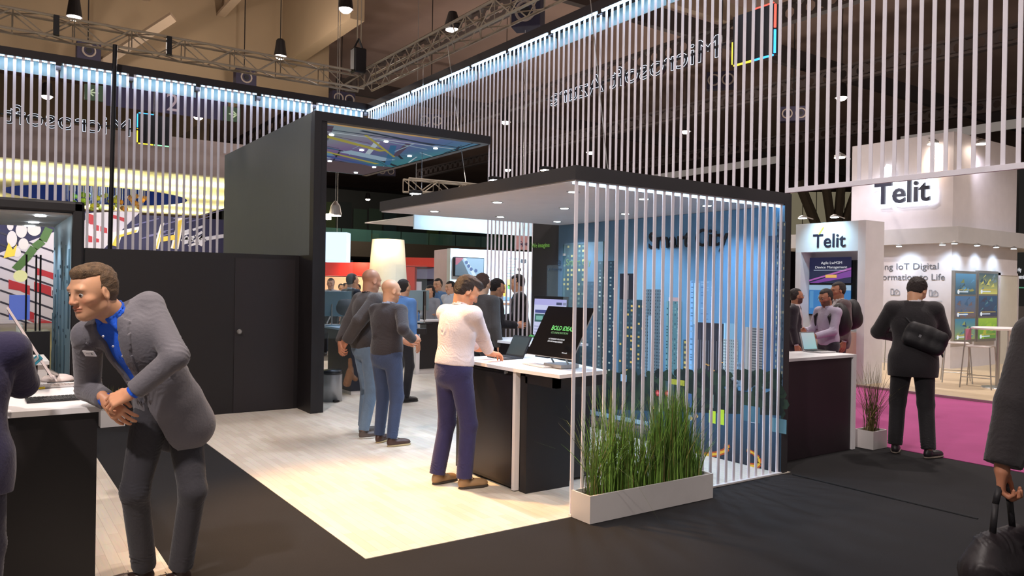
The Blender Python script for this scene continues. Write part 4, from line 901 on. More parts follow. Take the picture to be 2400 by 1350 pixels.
    for s in 'LR':
        h_, k_, a_ = jt['hi' + s], jt['kn' + s], jt['an' + s]; tf.cone(h_, k_, .093 * w, .069 * w, .035).cone(k_, a_ + (a_ - k_) * .02, .067 * w, .054 * w * o.get('hem', 1.0), .03)
        foldl += [(k_, k_ - h_, .10 * S, .035, .0035), (a_, a_ - k_, .12 * S, .042, .005), (h_ + (k_ - h_) * .12, k_ - h_ + Rp[0] * .2, .13 * S, .05, .003)]
    wz = pel + Rp[2] * .13 * S
    tf.fn(lambda F, X, Y, Z: np.maximum(F, (X - wz[0]) * Rp[2, 0] + (Y - wz[1]) * Rp[2, 1] + (Z - wz[2]) * Rp[2, 2]))
    for s in 'LR':
        a_, k_ = jt['an' + s], jt['kn' + s]; d = vn(a_ - k_); c = a_ + d * .015
        tf.fn(lambda F, X, Y, Z, c=c, d=d: np.where((X - c[0]) ** 2 + (Y - c[1]) ** 2 + (Z - c[2]) ** 2 < .13 ** 2, np.maximum(F, (X - c[0]) * d[0] + (Y - c[1]) * d[1] + (Z - c[2]) * d[2]), F))
    field_obj('trousers', tf, tm, root, foldl)
    # ---- shoes
    for s in 'LR':
        a_ = jt['an' + s]; td = np.asarray(J['toe' + s], float); td = vn([td[0], td[1], 0]); R_ = np.array([np.cross(td, [0, 0, 1.]), td, [0, 0, 1.]]); g0 = a_.copy(); g0[2] = J.get('floor', 0.0); so = Field(max(.0055, res * .6)); L = S
        so.ell(g0 + td * .085 * L + np.array([0, 0, .038]), R_, (.044, .115 * L, .040), .02).ell(g0 + td * .155 * L + np.array([0, 0, .030]), R_, (.045, .060, .028), .02).ell(g0 + td * (-.01) + np.array([0, 0, .045]), R_, (.036, .048, .048), .02).cone(g0 + np.array([0, 0, .07]), a_ * [1, 1, 0] + [0, 0, max(a_[2] - .0, .09)], .036, .036, .02)
        zf = g0[2] + .016; so.fn(lambda F, X, Y, Z, zf=zf: np.maximum(F, zf - Z + 0 * X + 0 * Y)); sh = field_obj('shoe', so, mat('leather_%d_%d_%d' % o['shoe'], o['shoe'], .45, bump=.1), root)
        if sh:
            sl = Field(.006); sl.ell(g0 + td * .075 * L, R_, (.050, .128 * L, .05), .0).ell(g0 + td * .15 * L, R_, (.050, .066, .05), .03)
            sl.fn(lambda F, X, Y, Z, zf=zf: np.maximum(np.maximum(F, Z - zf - .004 + 0 * X + 0 * Y), g0[2] + .002 - Z + 0 * X + 0 * Y)); field_obj('sole', sl, mat('sole_%d_%d_%d' % o.get('sole', (40, 36, 34)), o.get('sole', (40, 36, 34)), .7), sh)
            lc = MB()
            for q in range(4): p = g0 + td * (.075 + .022 * q) * L + np.array([0, 0, .084 - .010 * q]); lc.bar(p - R_[0] * .02, p + R_[0] * .02, .0028, 5)
            lc.build('laces', mat('lace', (110, 96, 84), .8), sh)
    # ---- upper garments
    def torso(f, g, skirt=0.0, sl=0.0, arms=True, cuff=1.0, ar=1.0):
        """g: slack"""
        f.ell(che, Rt, ((.165 * S + g) * bl, (.112 * S + g) * bl, .20 * S), .05).ell(wai, Rt, ((.143 * S + g) * bl, (.105 * S + g) * bl, .16 * S), .06)
        f.ell(che + Rt[2] * .09 * S - Rt[1] * .015 * S, Rt, (.150 * S + g, .080 * S + g, .085 * S), .05)
        for s in 'LR':
            f.cone(nk + (che - nk) * .16, jt['sh' + s], .060 * S + g * .5, .052 * S * ar + g, .035)
            if arms:
                e_, w_ = jt['el' + s], jt['wr' + s]; f.cone(jt['sh' + s], e_, .054 * S * ar + g, .044 * S * ar + g, .025); f.cone(e_, e_ + (w_ - e_) * cuff, .043 * S * ar + g, .031 * S * ar + g * 1.1, .02)
    def cuts(f, low, neck=True, cuff=1.0, nr_=.0):
        if neck: f.fn(lambda F, X, Y, Z: F)
        f.fn(lambda F, X, Y, Z: np.maximum(F, -((X - low[0]) * Rt[2, 0] + (Y - low[1]) * Rt[2, 1] + (Z - low[2]) * Rt[2, 2])) )
        for s in 'LR':
            e_, w_ = jt['el' + s], jt['wr' + s]; d = vn(w_ - e_); c = e_ + (w_ - e_) * cuff
            f.fn(lambda F, X, Y, Z, c=c, d=d: np.where((X - c[0]) ** 2 + (Y - c[1]) ** 2 + (Z - c[2]) ** 2 < (.085 * S) ** 2, np.maximum(F, (X - c[0]) * d[0] + (Y - c[1]) * d[1] + (Z - c[2]) * d[2]), F))
    af = []
    for s in 'LR': af += [(jt['el' + s], jt['wr' + s] - jt['sh' + s], .10 * S, .036, .005 if hero else .004), (jt['sh' + s] + (jt['el' + s] - jt['sh' + s]) * .2, jt['el' + s] - jt['sh' + s] + Rt[1] * .1, .10 * S, .05, .003), (jt['wr' + s] + (jt['el' + s] - jt['wr' + s]) * .3, jt['wr' + s] - jt['el' + s], .08, .045, .003)]
    af += [(wai, Rt[2] + Rt[0] * .35, .16 * S, .06, .004), (che - Rt[1] * .1, Rt[0] * .6 + Rt[2], .14 * S, .075, .0035)]
    kind = o['top']; tc_ = o['top_col']; cm = mat('cloth_%d_%d_%d' % tc_, tc_, .85, bump=.3, bscale=70, var=.05, vscale=10, sheen=.2)
    inner = o.get('shirt')
    up, fw, rt = Rt[2], Rt[1], Rt[0]; base0 = pel
    def loc(X, Y, Z, c): return (X - c[0]) * rt[0] + (Y - c[1]) * rt[1] + (Z - c[2]) * rt[2], (X - c[0]) * fw[0] + (Y - c[1]) * fw[1] + (Z - c[2]) * fw[2], (X - c[0]) * up[0] + (Y - c[1]) * up[1] + (Z - c[2]) * up[2]
    sp = o.get('open', .06)
    if kind == 'jacket':
        if inner:
            im = mat('shirt_%d_%d_%d' % inner, inner, .75, bump=.2, bscale=90, var=.04); f = Field(res); torso(f, .006, arms=False); cuts(f, pel + up * .03 * S); so_ = field_obj('shirt', f, im, root, [(wai, up + rt * .3, .15, .06, .003)])
            for s in 'LR':
                e_, w_ = jt['el' + s], jt['wr' + s]
                if o.get('cuffs', True) and so_: mb = MB(); d = vn(w_ - e_); mb.bar(w_ - d * .045, w_ + d * o.get('cuff_out', .012), .034 * S, 18, .033 * S); mb.build('cuff', im, so_, smooth=False)
        f = Field(res); g = .014 * o.get('slack', 1.0); torso(f, g, ar=o.get('ar', 1.08)); L_ = o.get('skirt', .20) * S
        f.ell(pel + up * .0 - fw * .015, Rt, ((.165 * S + g) * bl, (.125 * S + g) * bl, .20 * S), .05); f.ell(pel - up * (L_ * .55), Rt, ((.172 * S + g) * bl, (.130 * S + g) * bl, .16 * S), .05)
        for s in ('' if hero else 'LR'): f.cone(jt['hi' + s], jt['hi' + s] + (jt['kn' + s] - jt['hi' + s]) * .35, .098 * w + g, .090 * w + g, .04)
        top = nk; Vlen = (nk - pel) @ up; bz = o.get('button', .34)
        def vcut(F, X, Y, Z):
            x, y, z = loc(X, Y, Z, pel); t = (z - Vlen * bz) / (Vlen * (1 - bz)); wd_ = np.where(t > 0, .012 + sp * np.clip(t, 0, 1.2) ** .9, .010 + o.get('flare', .05) * np.clip(-t, 0, 2)); dx = np.abs(x) - wd_; gap = np.maximum(dx, -(y - .02)) 
            lap = np.maximum(np.maximum(np.abs(dx - .030) - .030 * np.clip(t, .1, 1), -(y - .03)), -(t - .03)); lap = np.maximum(lap, t - 1.02); F = np.where(lap < 0, F - .011, F); return np.maximum(F, -gap)
        f.fn(vcut); f.sub(nk + fw * .045 * S + up * .045 * S, Rt, (.062 * S, .075 * S, .085 * S), .01); cuts(f, pel - up * L_, cuff=o.get('cuff', .97)); jk = field_obj('jacket', f, cm, root, af, it=1)
        if hero:
            f2 = Field(res); f2.ops = [q for q in f.ops if not (q[0] == 'f' and q[1] is vcut)]
            def lapel(F, X, Y, Z):
                x, y, z = loc(X, Y, Z, pel); t = (z - Vlen * bz) / (Vlen * (1 - bz)); wd_ = .012 + sp * np.clip(t, 0, 1.2) ** .9; dx = np.abs(x) - wd_
                b_ = np.maximum(np.maximum(dx - .075 * np.clip(t, 0, 1) ** .6, -dx), np.maximum(-(y - .03), np.maximum(-t, t - .86))); notch = np.maximum(np.abs(t - .66) - .025, .035 - dx); return np.maximum(np.maximum(F - .010, b_), -notch)
            f2.fn(lapel); field_obj('lapels', f2, cm, jk, it=1)
        # collar at the back of the neck
        f = Field(min(res, .008)); P0 = []
        for a in np.linspace(-120, 120, 9): q = math.radians(a); P0.append(nk - up * .012 * S + rt * math.sin(q) * .072 * S - fw * (math.cos(q) * .062 * S - .01) - up * .02 * abs(a) / 120 * S)
        for a, b in zip(P0[:-1], P0[1:]): f.cone(a, b, .0125, .0125, .004); f.cone(a - up * .016, b - up * .016, .015, .015, .004)
        field_obj('collar', f, cm, jk)
        if hero:
            for q in range(3): pass
    else:
        f = Field(res); g = .012 * o.get('slack', 1.0); torso(f, g, ar=o.get('ar', 1.0), cuff=o.get('cuff', .97)); L_ = o.get('skirt', .03) * S; f.ell(pel + up * .04 * S, Rt, ((.155 * S + g) * bl, (.118 * S + g) * bl, .16 * S), .05)
        f.sub(nk + fw * .03 * S + up * .07 * S, Rt, (.058 * S, .064 * S, .075 * S), .01); cuts(f, pel - up * L_, cuff=o.get('cuff', .97)); jk = field_obj('sweater' if kind == 'sweater' else ('coat' if kind == 'coat' else 'shirt'), f, cm, root, af + ([(pel + up * .08, up + rt * .2, .2, .05, .005)] if kind == 'shirt' else []))
        if kind == 'shirt' and jk:
            for s in 'LR': e_, w_ = jt['el' + s], jt['wr' + s]; d = vn(w_ - e_); c = e_ + (w_ - e_) * o.get('cuff', .97); MB().bar(c - d * .05, c + d * .004, .041 * S + .008, 18, .040 * S + .006).build('cuff', cm, jk)
        if o.get('hem_band') and jk: pass
    # shirt collar leaves
    cc = inner if (inner and kind != 'shirt') else (tc_ if kind == 'shirt' else None)
    if cc:
        cm2 = mat('shirt_%d_%d_%d' % cc, cc, .75, bump=.2, bscale=90, var=.04) if kind != 'shirt' else cm; f = Field(min(res, .006 if hero else .008)); P0 = []
        ax = vn(hd - nk); ax = vn(ax * .6 + up * .4)
        for a in np.linspace(-158, 158, 15):
            q = math.radians(a); sgn = math.sin(q); P0.append(nk + ax * (.032 + .012 * math.cos(q)) * S + rt * sgn * .064 * S - fw * (math.cos(q) * .066 * S - .004))
        for a, b in zip(P0[:-1], P0[1:]): f.cone(a, b, .006, .006, .003); f.cone(a - ax * .018, b - ax * .018, .009, .009, .005)
        for sgn, e in ((-1, P0[0]), (1, P0[-1])): 
            tip = e - ax * .055 * S + rt * sgn * .030 * S + fw * .012; f.cone(e, tip, .009, .0055, .006); f.cone(e + rt * sgn * .02 - fw * .005, tip, .009, .0055, .008); f.cone(P0[2] if sgn < 0 else P0[-3], tip, .0075, .005, .006)
        field_obj('shirt_collar', f, cm2, root)
        if hero or kind == 'shirt':
            mb = MB()
            for q in range(6):
                z = .92 - q * .13; c = pel + (nk - pel) * z + (bend if bend is not None else 0) * min(1, (1 - z) * 3) + fw * o.get('btn', .118) * S
                mb.bar(c, c + fw * .006, .0058, 10)
            mb.build('buttons', mat('button_pale', (214, 216, 226), .35), root)
    if o.get('badge'):
        x, y, z = o['badge']; c = pel + (nk - pel) * z + rt * x * S + fw * y * S; n_ = vn(fw + rt * (x * 1.2)); r_ = vn(np.cross(n_, up)); c0 = c + n_ * .004; b = MB().obox(c0, r_ * .042, up * .017, n_ * .002).build('name_badge', mat('badge_white', (220, 216, 222), .4), root)
        MB().obox(c0 + n_ * .0025 - r_ * .02, r_ * .006, up * .006, n_ * .0004).obox(c0 + n_ * .0025 + r_ * .008, r_ * .014, up * .0015, n_ * .0004).build('badge_print', mat('badge_ink', (120, 120, 130), .5), b)
    return root

def pose(x, y, head=0.0, h=1.75, lean=0.0, side=0.0, wrR=None, wrL=None, hand=None, feet=None, toe=(8, -8), hyaw=0.0, hpitch=0.0, hroll=0.0, elR=None, elL=None, twist=0.0, floor=0.0, bulk=1.0, shrug=0.0):
    """joints for a standing figure; head = world direction it faces in degrees (0 = +x, 90 = +y); offsets are (right, forward, up) in metres"""
    S = h / 1.75; a = math.radians(head); fw = np.array([math.cos(a), math.sin(a), 0]); R0 = np.array([np.cross(fw, [0, 0, 1.]), fw, [0, 0, 1.]]); O = np.array([x, y, floor]); L = lambda v: O + (np.asarray(v, float) * S) @ R0
    Rt = rotR(R0, twist, -lean, side); J = {'Rp': R0, 'Rt': Rt, 'floor': floor}
    pel = L((0, 0, .955)); up = Rt[2]; J['pel'] = pel; nk = pel + up * .50 * S; J['neck'] = nk + Rt[1] * .0; J['Rh'] = rotR(R0, twist + hyaw, hpitch, hroll); J['head'] = nk + vn(up * .6 + np.array([0, 0, .4])) * .085 * S + J['Rh'][2] * .07 * S + J['Rh'][1] * .022 * S
    feet = feet or ((.10, 0), (-.10, 0))
    for s, sg, ft, w, e in (('R', 1, feet[0], wrR, elR), ('L', -1, feet[1], wrL, elL)):
        J['hi' + s] = pel + R0[0] * sg * .088 * S - R0[2] * .03 * S; an = L((ft[0], ft[1], .095)); J['kn' + s], _ = ik(J['hi' + s], an, .425 * S, .415 * S, R0[1] + R0[0] * sg * .1); J['an' + s] = an; ta = math.radians(toe[0] if s == 'R' else toe[1]); J['toe' + s] = R0[1] * math.cos(ta) + R0[0] * math.sin(ta)
        sh = nk + Rt[0] * sg * .178 * S - up * (.055 - shrug) * S; J['sh' + s] = sh; wr = L(w) if w is not None else sh + Rt[0] * sg * .06 * S - np.array([0, 0, .53 * S]) + R0[1] * .05; pl = (Rt[0] * sg * e[0] + Rt[1] * e[1] + np.array([0, 0, 1.]) * e[2]) if e else (-Rt[1] * 1.0 + Rt[0] * sg * .25 - up * .4); J['el' + s], J['wr' + s] = ik(sh, wr, .285 * S, .255 * S, pl)
        hh = (hand or {}).get(s)
        if hh: J['hand' + s] = (np.asarray(hh[0], float) @ R0, np.asarray(hh[1], float) @ R0, hh[2], hh[3])
        else: d = vn(J['wr' + s] - J['el' + s]); J['hand' + s] = (d, Rt[0] * sg, .32, .5)
    return J
# ---------------------------------------------------------------- the people themselves
def tolocal(x, y, head, h, P):
    S = h / 1.75; a = math.radians(head); fw = np.array([math.cos(a), math.sin(a), 0]); R0 = np.array([np.cross(fw, [0, 0, 1.]), fw, [0, 0, 1.]]); return R0 @ (np.asarray(P, float) - np.array([x, y, 0])) / S
SK1, SK2, SK3 = (216, 164, 130), (176, 124, 96), (150, 108, 86)
# 1 the man in the grey suit leaning on the left counter
def hero():
    J = {}; J['pel'] = atD(392, 945, 4.28); J['neck'] = atD(268, 738, 3.98); up = vn(J['neck'] - J['pel']); f = -_W * .88 - _R * .30 - _U * .1; f = vn(f - up * (f @ up)); J['Rt'] = np.array([vn(np.cross(f, up)), f, up])
    J['Rp'] = frame(J['Rt'][1], [0, 0, 1.]); J['head'] = atD(216, 683, 3.86); J['Rh'] = frame(-_R * .38 - _W * .88 - _U * .22, _U + _R * .04)
    J['shL'] = atD(349, 718, 4.08); J['shR'] = atD(206, 786, 4.02); J['elL'] = atD(412, 836, 3.95); J['wrL'] = atD(309, 921, 3.93); J['elR'] = atD(206, 912, 4.22); J['wrR'] = atD(249, 938, 4.02)
    J['hiL'] = atD(430, 985, 4.38); J['hiR'] = atD(352, 985, 4.24); J['knL'] = atD(452, 1150, 4.30); J['knR'] = atD(316, 1150, 4.20); J['anL'] = atD(424, 1322, 4.42); J['anR'] = atD(337, 1322, 4.42)
    J['toeL'] = -_R * .75 - _W * .65; J['toeR'] = -_R * .85 - _W * .5
    J['handL'] = (-_R * .92 - _U * .38 - _W * .1, -_W * .75 + _U * .62, .62, .7); J['handR'] = (_R * .70 - _U * .62 - _W * .15, -_W * .9 - _R * .1 + _U * .3, .50, .25)
    J['bend'] = _R * .03 + _U * .03
    return person('man in grey suit and bright blue shirt leaning on the left counter, hands clasped', J, dict(S=1.07, hs=1.05, skin=SK1, hair=(104, 80, 56), style='quiff', top='jacket', top_col=(104, 102, 110), shirt=(28, 96, 230), legs=(46, 45, 52), shoe=(46, 28, 22), bulk=1.06, open=.05, flare=.06, button=.18, skirt=.26, badge=(.095, .150, .80), gaze=-.25, cuff=.93, cuff_out=-.0, hem=1.15, leg_w=1.0, btn=.122, slack=1.0), res=.0062, hero=True)
hero()
# 2 the typing man
h = 1.87; X_, Y_, A_ = 3.40, 5.76, 8
wr = tolocal(X_, Y_, A_, h, (3.84, 5.86, 1.125)); wl = tolocal(X_, Y_, A_, h, (3.90, 6.10, 1.125))
J = pose(X_, Y_, A_, h, lean=6, wrR=wr, wrL=wl, feet=((.12, .03), (-.13, -.05)), toe=(14, -4), hyaw=24, hpitch=-34, hand={'R': ((-.1, .95, -.12), (0, .1, 1), .45, .5), 'L': ((.1, .95, -.1), (0, .1, 1), .45, .5)}, elR=(.55, -.5, -1), elL=(.3, -.4, -1))
person('man in a white shirt and navy trousers typing at the pavilion counter', J, dict(S=h / 1.75, skin=(210, 152, 118), hair=(44, 30, 24), style='fringe', top='shirt', top_col=(226, 212, 214), legs=(40, 38, 84), shoe=(152, 122, 88), sole=(60, 52, 44), skirt=-.03, slack=1.3, cuff=.80, hem=1.15, bulk=1.08, leg_w=1.05, ar=1.1), res=.007, hero=True)
# 3 bald man in dark sweater
h = 1.82; X_, Y_, A_ = 3.65, 7.62, 22
wr = tolocal(X_, Y_, A_, h, atD(968, 796, 8.25))
J = pose(X_, Y_, A_, h, lean=2, wrR=wr, wrL=wr + np.array([-.2, .05, -.02]), feet=((.11, -.02), (-.12, .04)), toe=(22, -10), hyaw=22, hpitch=-8, hand={'R': ((-.1, .9, .15), (.6, 0, .6), .6, .6)}, elR=(.6, -.7, -.5))
person('bald man in a dark sweater and blue jeans seen from behind', J, dict(S=h / 1.75, skin=SK1, hair=(120, 90, 70), stubble_head=.25, top='sweater', top_col=(44, 38, 42), shirt=(160, 176, 206), legs=(48, 62, 92), shoe=(70, 46, 38), sole=(170, 150, 110), skirt=.06, slack=1.3, bulk=1.1, leg_w=1.05), res=.009)
ph = atD(988, 776, 8.3); tag(MB().obox(ph, _R * .05, _U * .004 + _W * .02, _U * .03).build('smartphone', DARKM, None, .003), 'dark phone in the hand of the bald man in the sweater', 'phone')
# 4 bald man in dark jacket, hands behind his back
h = 1.94; X_, Y_, A_ = 3.64, 8.16, 2
J = pose(X_, Y_, A_, h, lean=3, wrR=(.07, -.24, .99), wrL=(-.02, -.27, .96), feet=((.10, -.05), (-.12, .05)), toe=(4, -14), hyaw=-4, hpitch=-12, hand={'R': ((-.7, -.35, -.5), (.1, -1, .2), .8, .4), 'L': ((.6, -.2, -.7), (0, -1, .1), .9, .4)}, elR=(.8, -.6, 0), elL=(.8, -.6, 0))
person('bald man in a dark jacket and pale jeans with hands clasped behind his back', J, dict(S=h / 1.75, skin=SK2, hair=(60, 45, 40), stubble_head=.3, top='coat', top_col=(58, 52, 52), shirt=(30, 28, 34), legs=(104, 124, 146), shoe=(92, 80, 74), sole=(196, 190, 180), skirt=.07, slack=1.9, bulk=1.12, hem=1.0, ar=1.15), res=.009)
c = atD(820, 868, 8.55); f = Field(.008); f.cone(c + [0, 0, .12], c + [.01, 0, -.02], .022, .035, .02).cone(c + [0, 0, -.02], c + [-.03, 0, -.14], .04, .045, .02); f.cone(c + [0, 0, -.05], c + [.07, 0, -.10], .03, .028, .02)
tag(field_obj('scarf', f, mat('brown_felt', (104, 76, 56), .9, bump=.3), None, [(c, (1, 0, .2), .2, .04, .006)]), 'brown folded scarf hanging from the hands of the bald man in the jacket', 'scarf')
# 5 man in black suit with shoulder bag on the aisle
h = 1.95; X_, Y_, A_ = 8.26, 4.31, 34
J = pose(X_, Y_, A_, h, lean=3, wrR=(.07, .30, 1.12), wrL=(-.10, .30, 1.12), feet=((.13, -.10), (-.14, .03)), toe=(40, 8), hyaw=34, hpitch=-38, elR=(1, -.35, -.3), elL=(1, -.35, -.3))
person('man in black suit looking down, black bag slung across his back, magenta carpet behind', J, dict(S=h / 1.75, skin=SK1, hair=(40, 28, 24), style='plain', top='jacket', top_col=(26, 22, 26), shirt=(214, 210, 216), legs=(22, 20, 24), shoe=(34, 30, 34), sole=(120, 110, 100), skirt=.20, slack=1.6, bulk=1.1, leg_w=1.1, hem=1.1, ar=1.15), res=.009)
bk = np.array([X_, Y_, 0]) + np.array([-math.cos(math.radians(A_)), -math.sin(math.radians(A_)), 0]) * .19; bc = bk + [0, 0, 1.27]; rr_ = vn(np.cross([math.cos(math.radians(A_)), math.sin(math.radians(A_)), 0], [0, 0, 1.])); fb = -np.cross(rr_, [0, 0, 1.]) * 1.0
bc = bc + rr_ * .09; bagu = vn(rr_ * .93 + np.array([0, 0, -.36])); bagv = vn(np.array([0, 0, .93]) + rr_ * .36); bagn = vn(np.cross(bagu, bagv)); bag = thing('shoulder_bag', 'black shoulder bag on the back of the man in the black suit', 'bag', (0, 0, 0)); BAGM = mat('bag_black', (24, 22, 26), .6, bump=.2)
f = Field(.009); R_ = np.array([bagu, bagn, bagv]); f.ell(bc, R_, (.215, .052, .135), .02)
for q in (-.1, 0, .1): f.cone(bc + bagu * q - bagv * .07, bc + bagu * q + bagv * .07, .046, .044, .03)
for su in (-1, 1):
    f.cone(bc + bagu * .15 * su - bagv * .08, bc + bagu * .15 * su + bagv * .08, .045, .038, .03)
f.cone(bc - bagu * .15 - bagv * .07, bc + bagu * .15 - bagv * .07, .05, .05, .04).cone(bc - bagu * .15 + bagv * .06, bc + bagu * .15 + bagv * .06, .045, .045, .04); field_obj('body', f, BAGM, bag)
f = Field(.009); f.cone(bc - bagu * .16 + bagv * .08 - bagn * .0, J['shL'] + [0, 0, .05], .012, .012, .004).cone(bc + bagu * .17 - bagv * .05, bc + bagu * .22 - bagv * .12, .014, .01, .004); field_obj('strap', f, BAGM, bag)
c = bc - bagu * .06 + bagv * .0; sd = 1 if bagn @ (EYE - bc) > 0 else -1; MB().obox(c + bagn * sd * .052, bagu * .012, bagv * .014, bagn * .003).build('round_logo', mat('logo_grey', (120, 120, 124), .5), bag)
# 6 the dark coated person at the right edge
h = 1.95; X_, Y_, A_ = 3.89, 1.26, 14
J = pose(X_, Y_, A_, h, lean=0, wrL=tolocal(X_, Y_, A_, h, atD(2345, 1108, 3.30)), wrR=(.25, .1, .85), feet=((.1, .12), (-.1, -.1)), hand={'L': ((0, .15, -.95), (-1, 0, 0), 1.1, .6)}, elL=(.5, -.8, -.2))
person('person in a long dark coat carrying a black bag at the right edge', J, dict(S=h / 1.75, skin=SK2, hair=(30, 24, 22), style='short', top='coat', top_col=(32, 27, 30), legs=(26, 24, 28), shoe=(24, 22, 24), skirt=.30, slack=2.6, bulk=1.1, ar=1.15), res=.009)
hb = thing('hand_bag', 'black soft hand bag with upright handle carried at the right edge', 'bag', (0, 0, 0)); hc = J['wrL'] + np.array([0, 0, -.11]); ru = vn(_R * .8 + _W * .5); ru[2] = 0
f = Field(.009); c = hc + np.array([0, 0, -.37]); 
for (a, b, r) in ((-.17, .19, .11), ): f.cone(c + ru * a - [0, 0, .12], c + ru * b - [0, 0, .12], r, r, .05).cone(c + ru * (a + .02) + [0, 0, .06], c + ru * (b - .02) + [0, 0, .06], .09, .09, .08).cone(c + ru * (a + .05) + [0, 0, .16], c + ru * (b - .05) + [0, 0, .16], .055, .055, .06)
field_obj('body', f, mat('bag_soft', (30, 24, 28), .5, bump=.4, bscale=14), hb, [(c, (.3, .2, 1), .3, .11, .009)])
mb = MB(); mb.path([c + ru * -.07 + [0, 0, .2], c + ru * -.05 + [0, 0, .33], hc + ru * -.02 + [0, 0, .03], hc + ru * .03 + [0, 0, .03], c + ru * .07 + [0, 0, .33], c + ru * .10 + [0, 0, .2]], .014, 8); mb.build('handle', BAGM, hb, smooth=True)
# 7 the navy suited man at the left edge
h = 1.77; X_, Y_, A_ = -.06, 4.24, 80
J = pose(X_, Y_, A_, h, lean=6, wrR=tolocal(X_, Y_, A_, h, (.12, 4.72, 1.20)), wrL=(-.25, .3, 1.1), feet=((.1, 0), (-.12, .05)), elR=(.9, .1, -1.2), hpitch=-15)
person('man in a dark navy suit cut off by the left edge, arm at the counter', J, dict(S=h / 1.75, skin=SK1, hair=(50, 36, 28), style='short', top='jacket', top_col=(30, 24, 62), shirt=(220, 220, 226), legs=(24, 20, 44), shoe=(24, 20, 20), skirt=.2, slack=1.5, ar=1.15, bulk=1.05), res=.008)
# 8-10 three men before the small white booth
def backpack(J, o, lab, m, s=1.0):
    up, fw, rt = J['Rt'][2], J['Rt'][1], J['Rt'][0]; c = J['pel'] + up * .33 - fw * .22; R_ = J['Rt']; t = thing('backpack', lab, 'backpack', (0, 0, 0)); f = Field(.014)
    f.ell(c, R_, (.16, .13, .25), .05).ell(c - up * .08 - fw * .07, R_, (.13, .09, .14), .04); field_obj('body', f, m, t); f = Field(.012)
    for sg in (-1, 1): f.cone(c + up * .2 + fw * .1 + rt * sg * .09, J['neck'] - up * .03 + rt * sg * .12 - fw * .02, .02, .02, .01).cone(J['neck'] - up * .03 + rt * sg * .12 - fw * .02, J['neck'] - up * .12 + rt * sg * .14 + fw * .11, .02, .02, .01).cone(J['neck'] - up * .12 + rt * sg * .14 + fw * .11, J['neck'] - up * .34 + rt * sg * .17 + fw * .08, .02, .015, .01)
    field_obj('straps', f, m, t); return t
X_, Y_, A_ = atD(1942, 800, 11.3)[0], atD(1942, 800, 11.3)[1], 165
J = pose(X_, Y_, A_, 1.80, lean=3, wrR=(.1, .34, 1.12), wrL=(-.12, .34, 1.06), hpitch=-16, elR=(.5, -.6, -.8), elL=(.5, -.6, -.8))
person('bearded man with glasses in a lilac shirt wearing a black backpack', J, dict(skin=SK2, hair=(34, 26, 24), style='plain', beard=.7, glasses=True, top='shirt', top_col=(172, 164, 186), legs=(34, 34, 44), shoe=(30, 26, 26), slack=1.3), res=.015)
backpack(J, None, 'black backpack worn by the man in the lilac shirt', BAGM)
X_, Y_ = atD(1966, 800, 12.4)[:2]
J = pose(X_, Y_, 150, 1.91, hpitch=-8, wrR=(.12, .3, 1.0)); person('man in a brown jacket behind the man in the lilac shirt', J, dict(S=1.09, skin=SK2, hair=(40, 32, 30), style='plain', top='jacket', top_col=(92, 78, 80), shirt=(200, 196, 200), legs=(48, 44, 50), shoe=(30, 26, 26), slack=1.4, eyes=False), res=.016)
backpack(J, None, 'black backpack worn by the man in the brown jacket', BAGM)
X_, Y_ = atD(1862, 800, 12.2)[:2]
J = pose(X_, Y_, -60, 1.80, hyaw=-25); person('bearded man in a dark jacket and pale shirt beside the pavilion wall', J, dict(skin=SK2, hair=(40, 32, 30), style='short', beard=.8, glasses=True, top='jacket', top_col=(34, 30, 40), shirt=(196, 188, 192), legs=(30, 28, 34), shoe=(30, 26, 26), eyes=False, open=.12, button=.1), res=.015)
# people deeper in the stand
def bg(lab, px, d, ang, h=1.74, res=.018, hy=0, hp=-5, wrR=None, wrL=None, lean=1, **o):
    P_ = atD(px, 800, d); J = pose(P_[0], P_[1], ang, h, lean=lean, hyaw=hy, hpitch=hp, wrR=wrR, wrL=wrL); q = dict(S=h / 1.75, skin=SK1, hair=(36, 28, 26), style='short', legs=(30, 28, 34), shoe=(26, 22, 22), eyes=False); q.update(o); return person(lab, J, q, res)
bg('man in a black suit facing left, seen through the tall slats', 1217, 12.2, 152, 1.95, .014, wrR=(.1, .3, 1.05), wrL=(-.08, .32, 1.1), top='jacket', top_col=(20, 18, 24), shirt=(220, 220, 228), hair=(36, 26, 24), style='plain', hp=-12, slack=1.5)
bg('man in a black suit behind the typing man, cut by the slats', 1156, 11.2, -20, 1.87, .014, wrR=(.1, .3, 1.1), top='jacket', top_col=(22, 20, 28), shirt=(210, 214, 224), style='plain', hp=-18, slack=1.3)
bg('person in a dark brown coat half hidden behind the typing man', 1126, 10.0, 20, 1.92, .015, top='coat', top_col=(52, 44, 40), style='plain', hair=(78, 52, 40), skirt=.3, slack=2)
bg('man in a white shirt with folded arms behind the far counter', 1056, 16.0, 200, 1.84, .015, wrR=(-.08, .24, 1.12), wrL=(.08, .26, 1.08), top='shirt', top_col=(206, 210, 218), style='plain', hy=15)
bg('man with glasses in a blue shirt behind the far counter', 1026, 16.5, 215, 1.90, .015, wrR=(.1, .3, 1.15), top='shirt', top_col=(104, 136, 176), glasses=True, hy=10)
bg('woman with dark hair and a pale top at the far counter', 1008, 15.9, 200, 1.75, .015, wrR=(.1, .3, 1.05), top='sweater', top_col=(150, 150, 156), style='long')
bg('person in a blue shirt mostly hidden behind the bald men', 941, 11.4, 20, 1.84, .015, top='shirt', top_col=(92, 140, 206))
bg('man in a black suit and glasses at the left opening of the inner stand', 820, 14.2, 10, 1.95, .014, top='jacket', top_col=(24, 26, 38), shirt=(206, 214, 226), glasses=True, hair=(56, 48, 46), style='short')
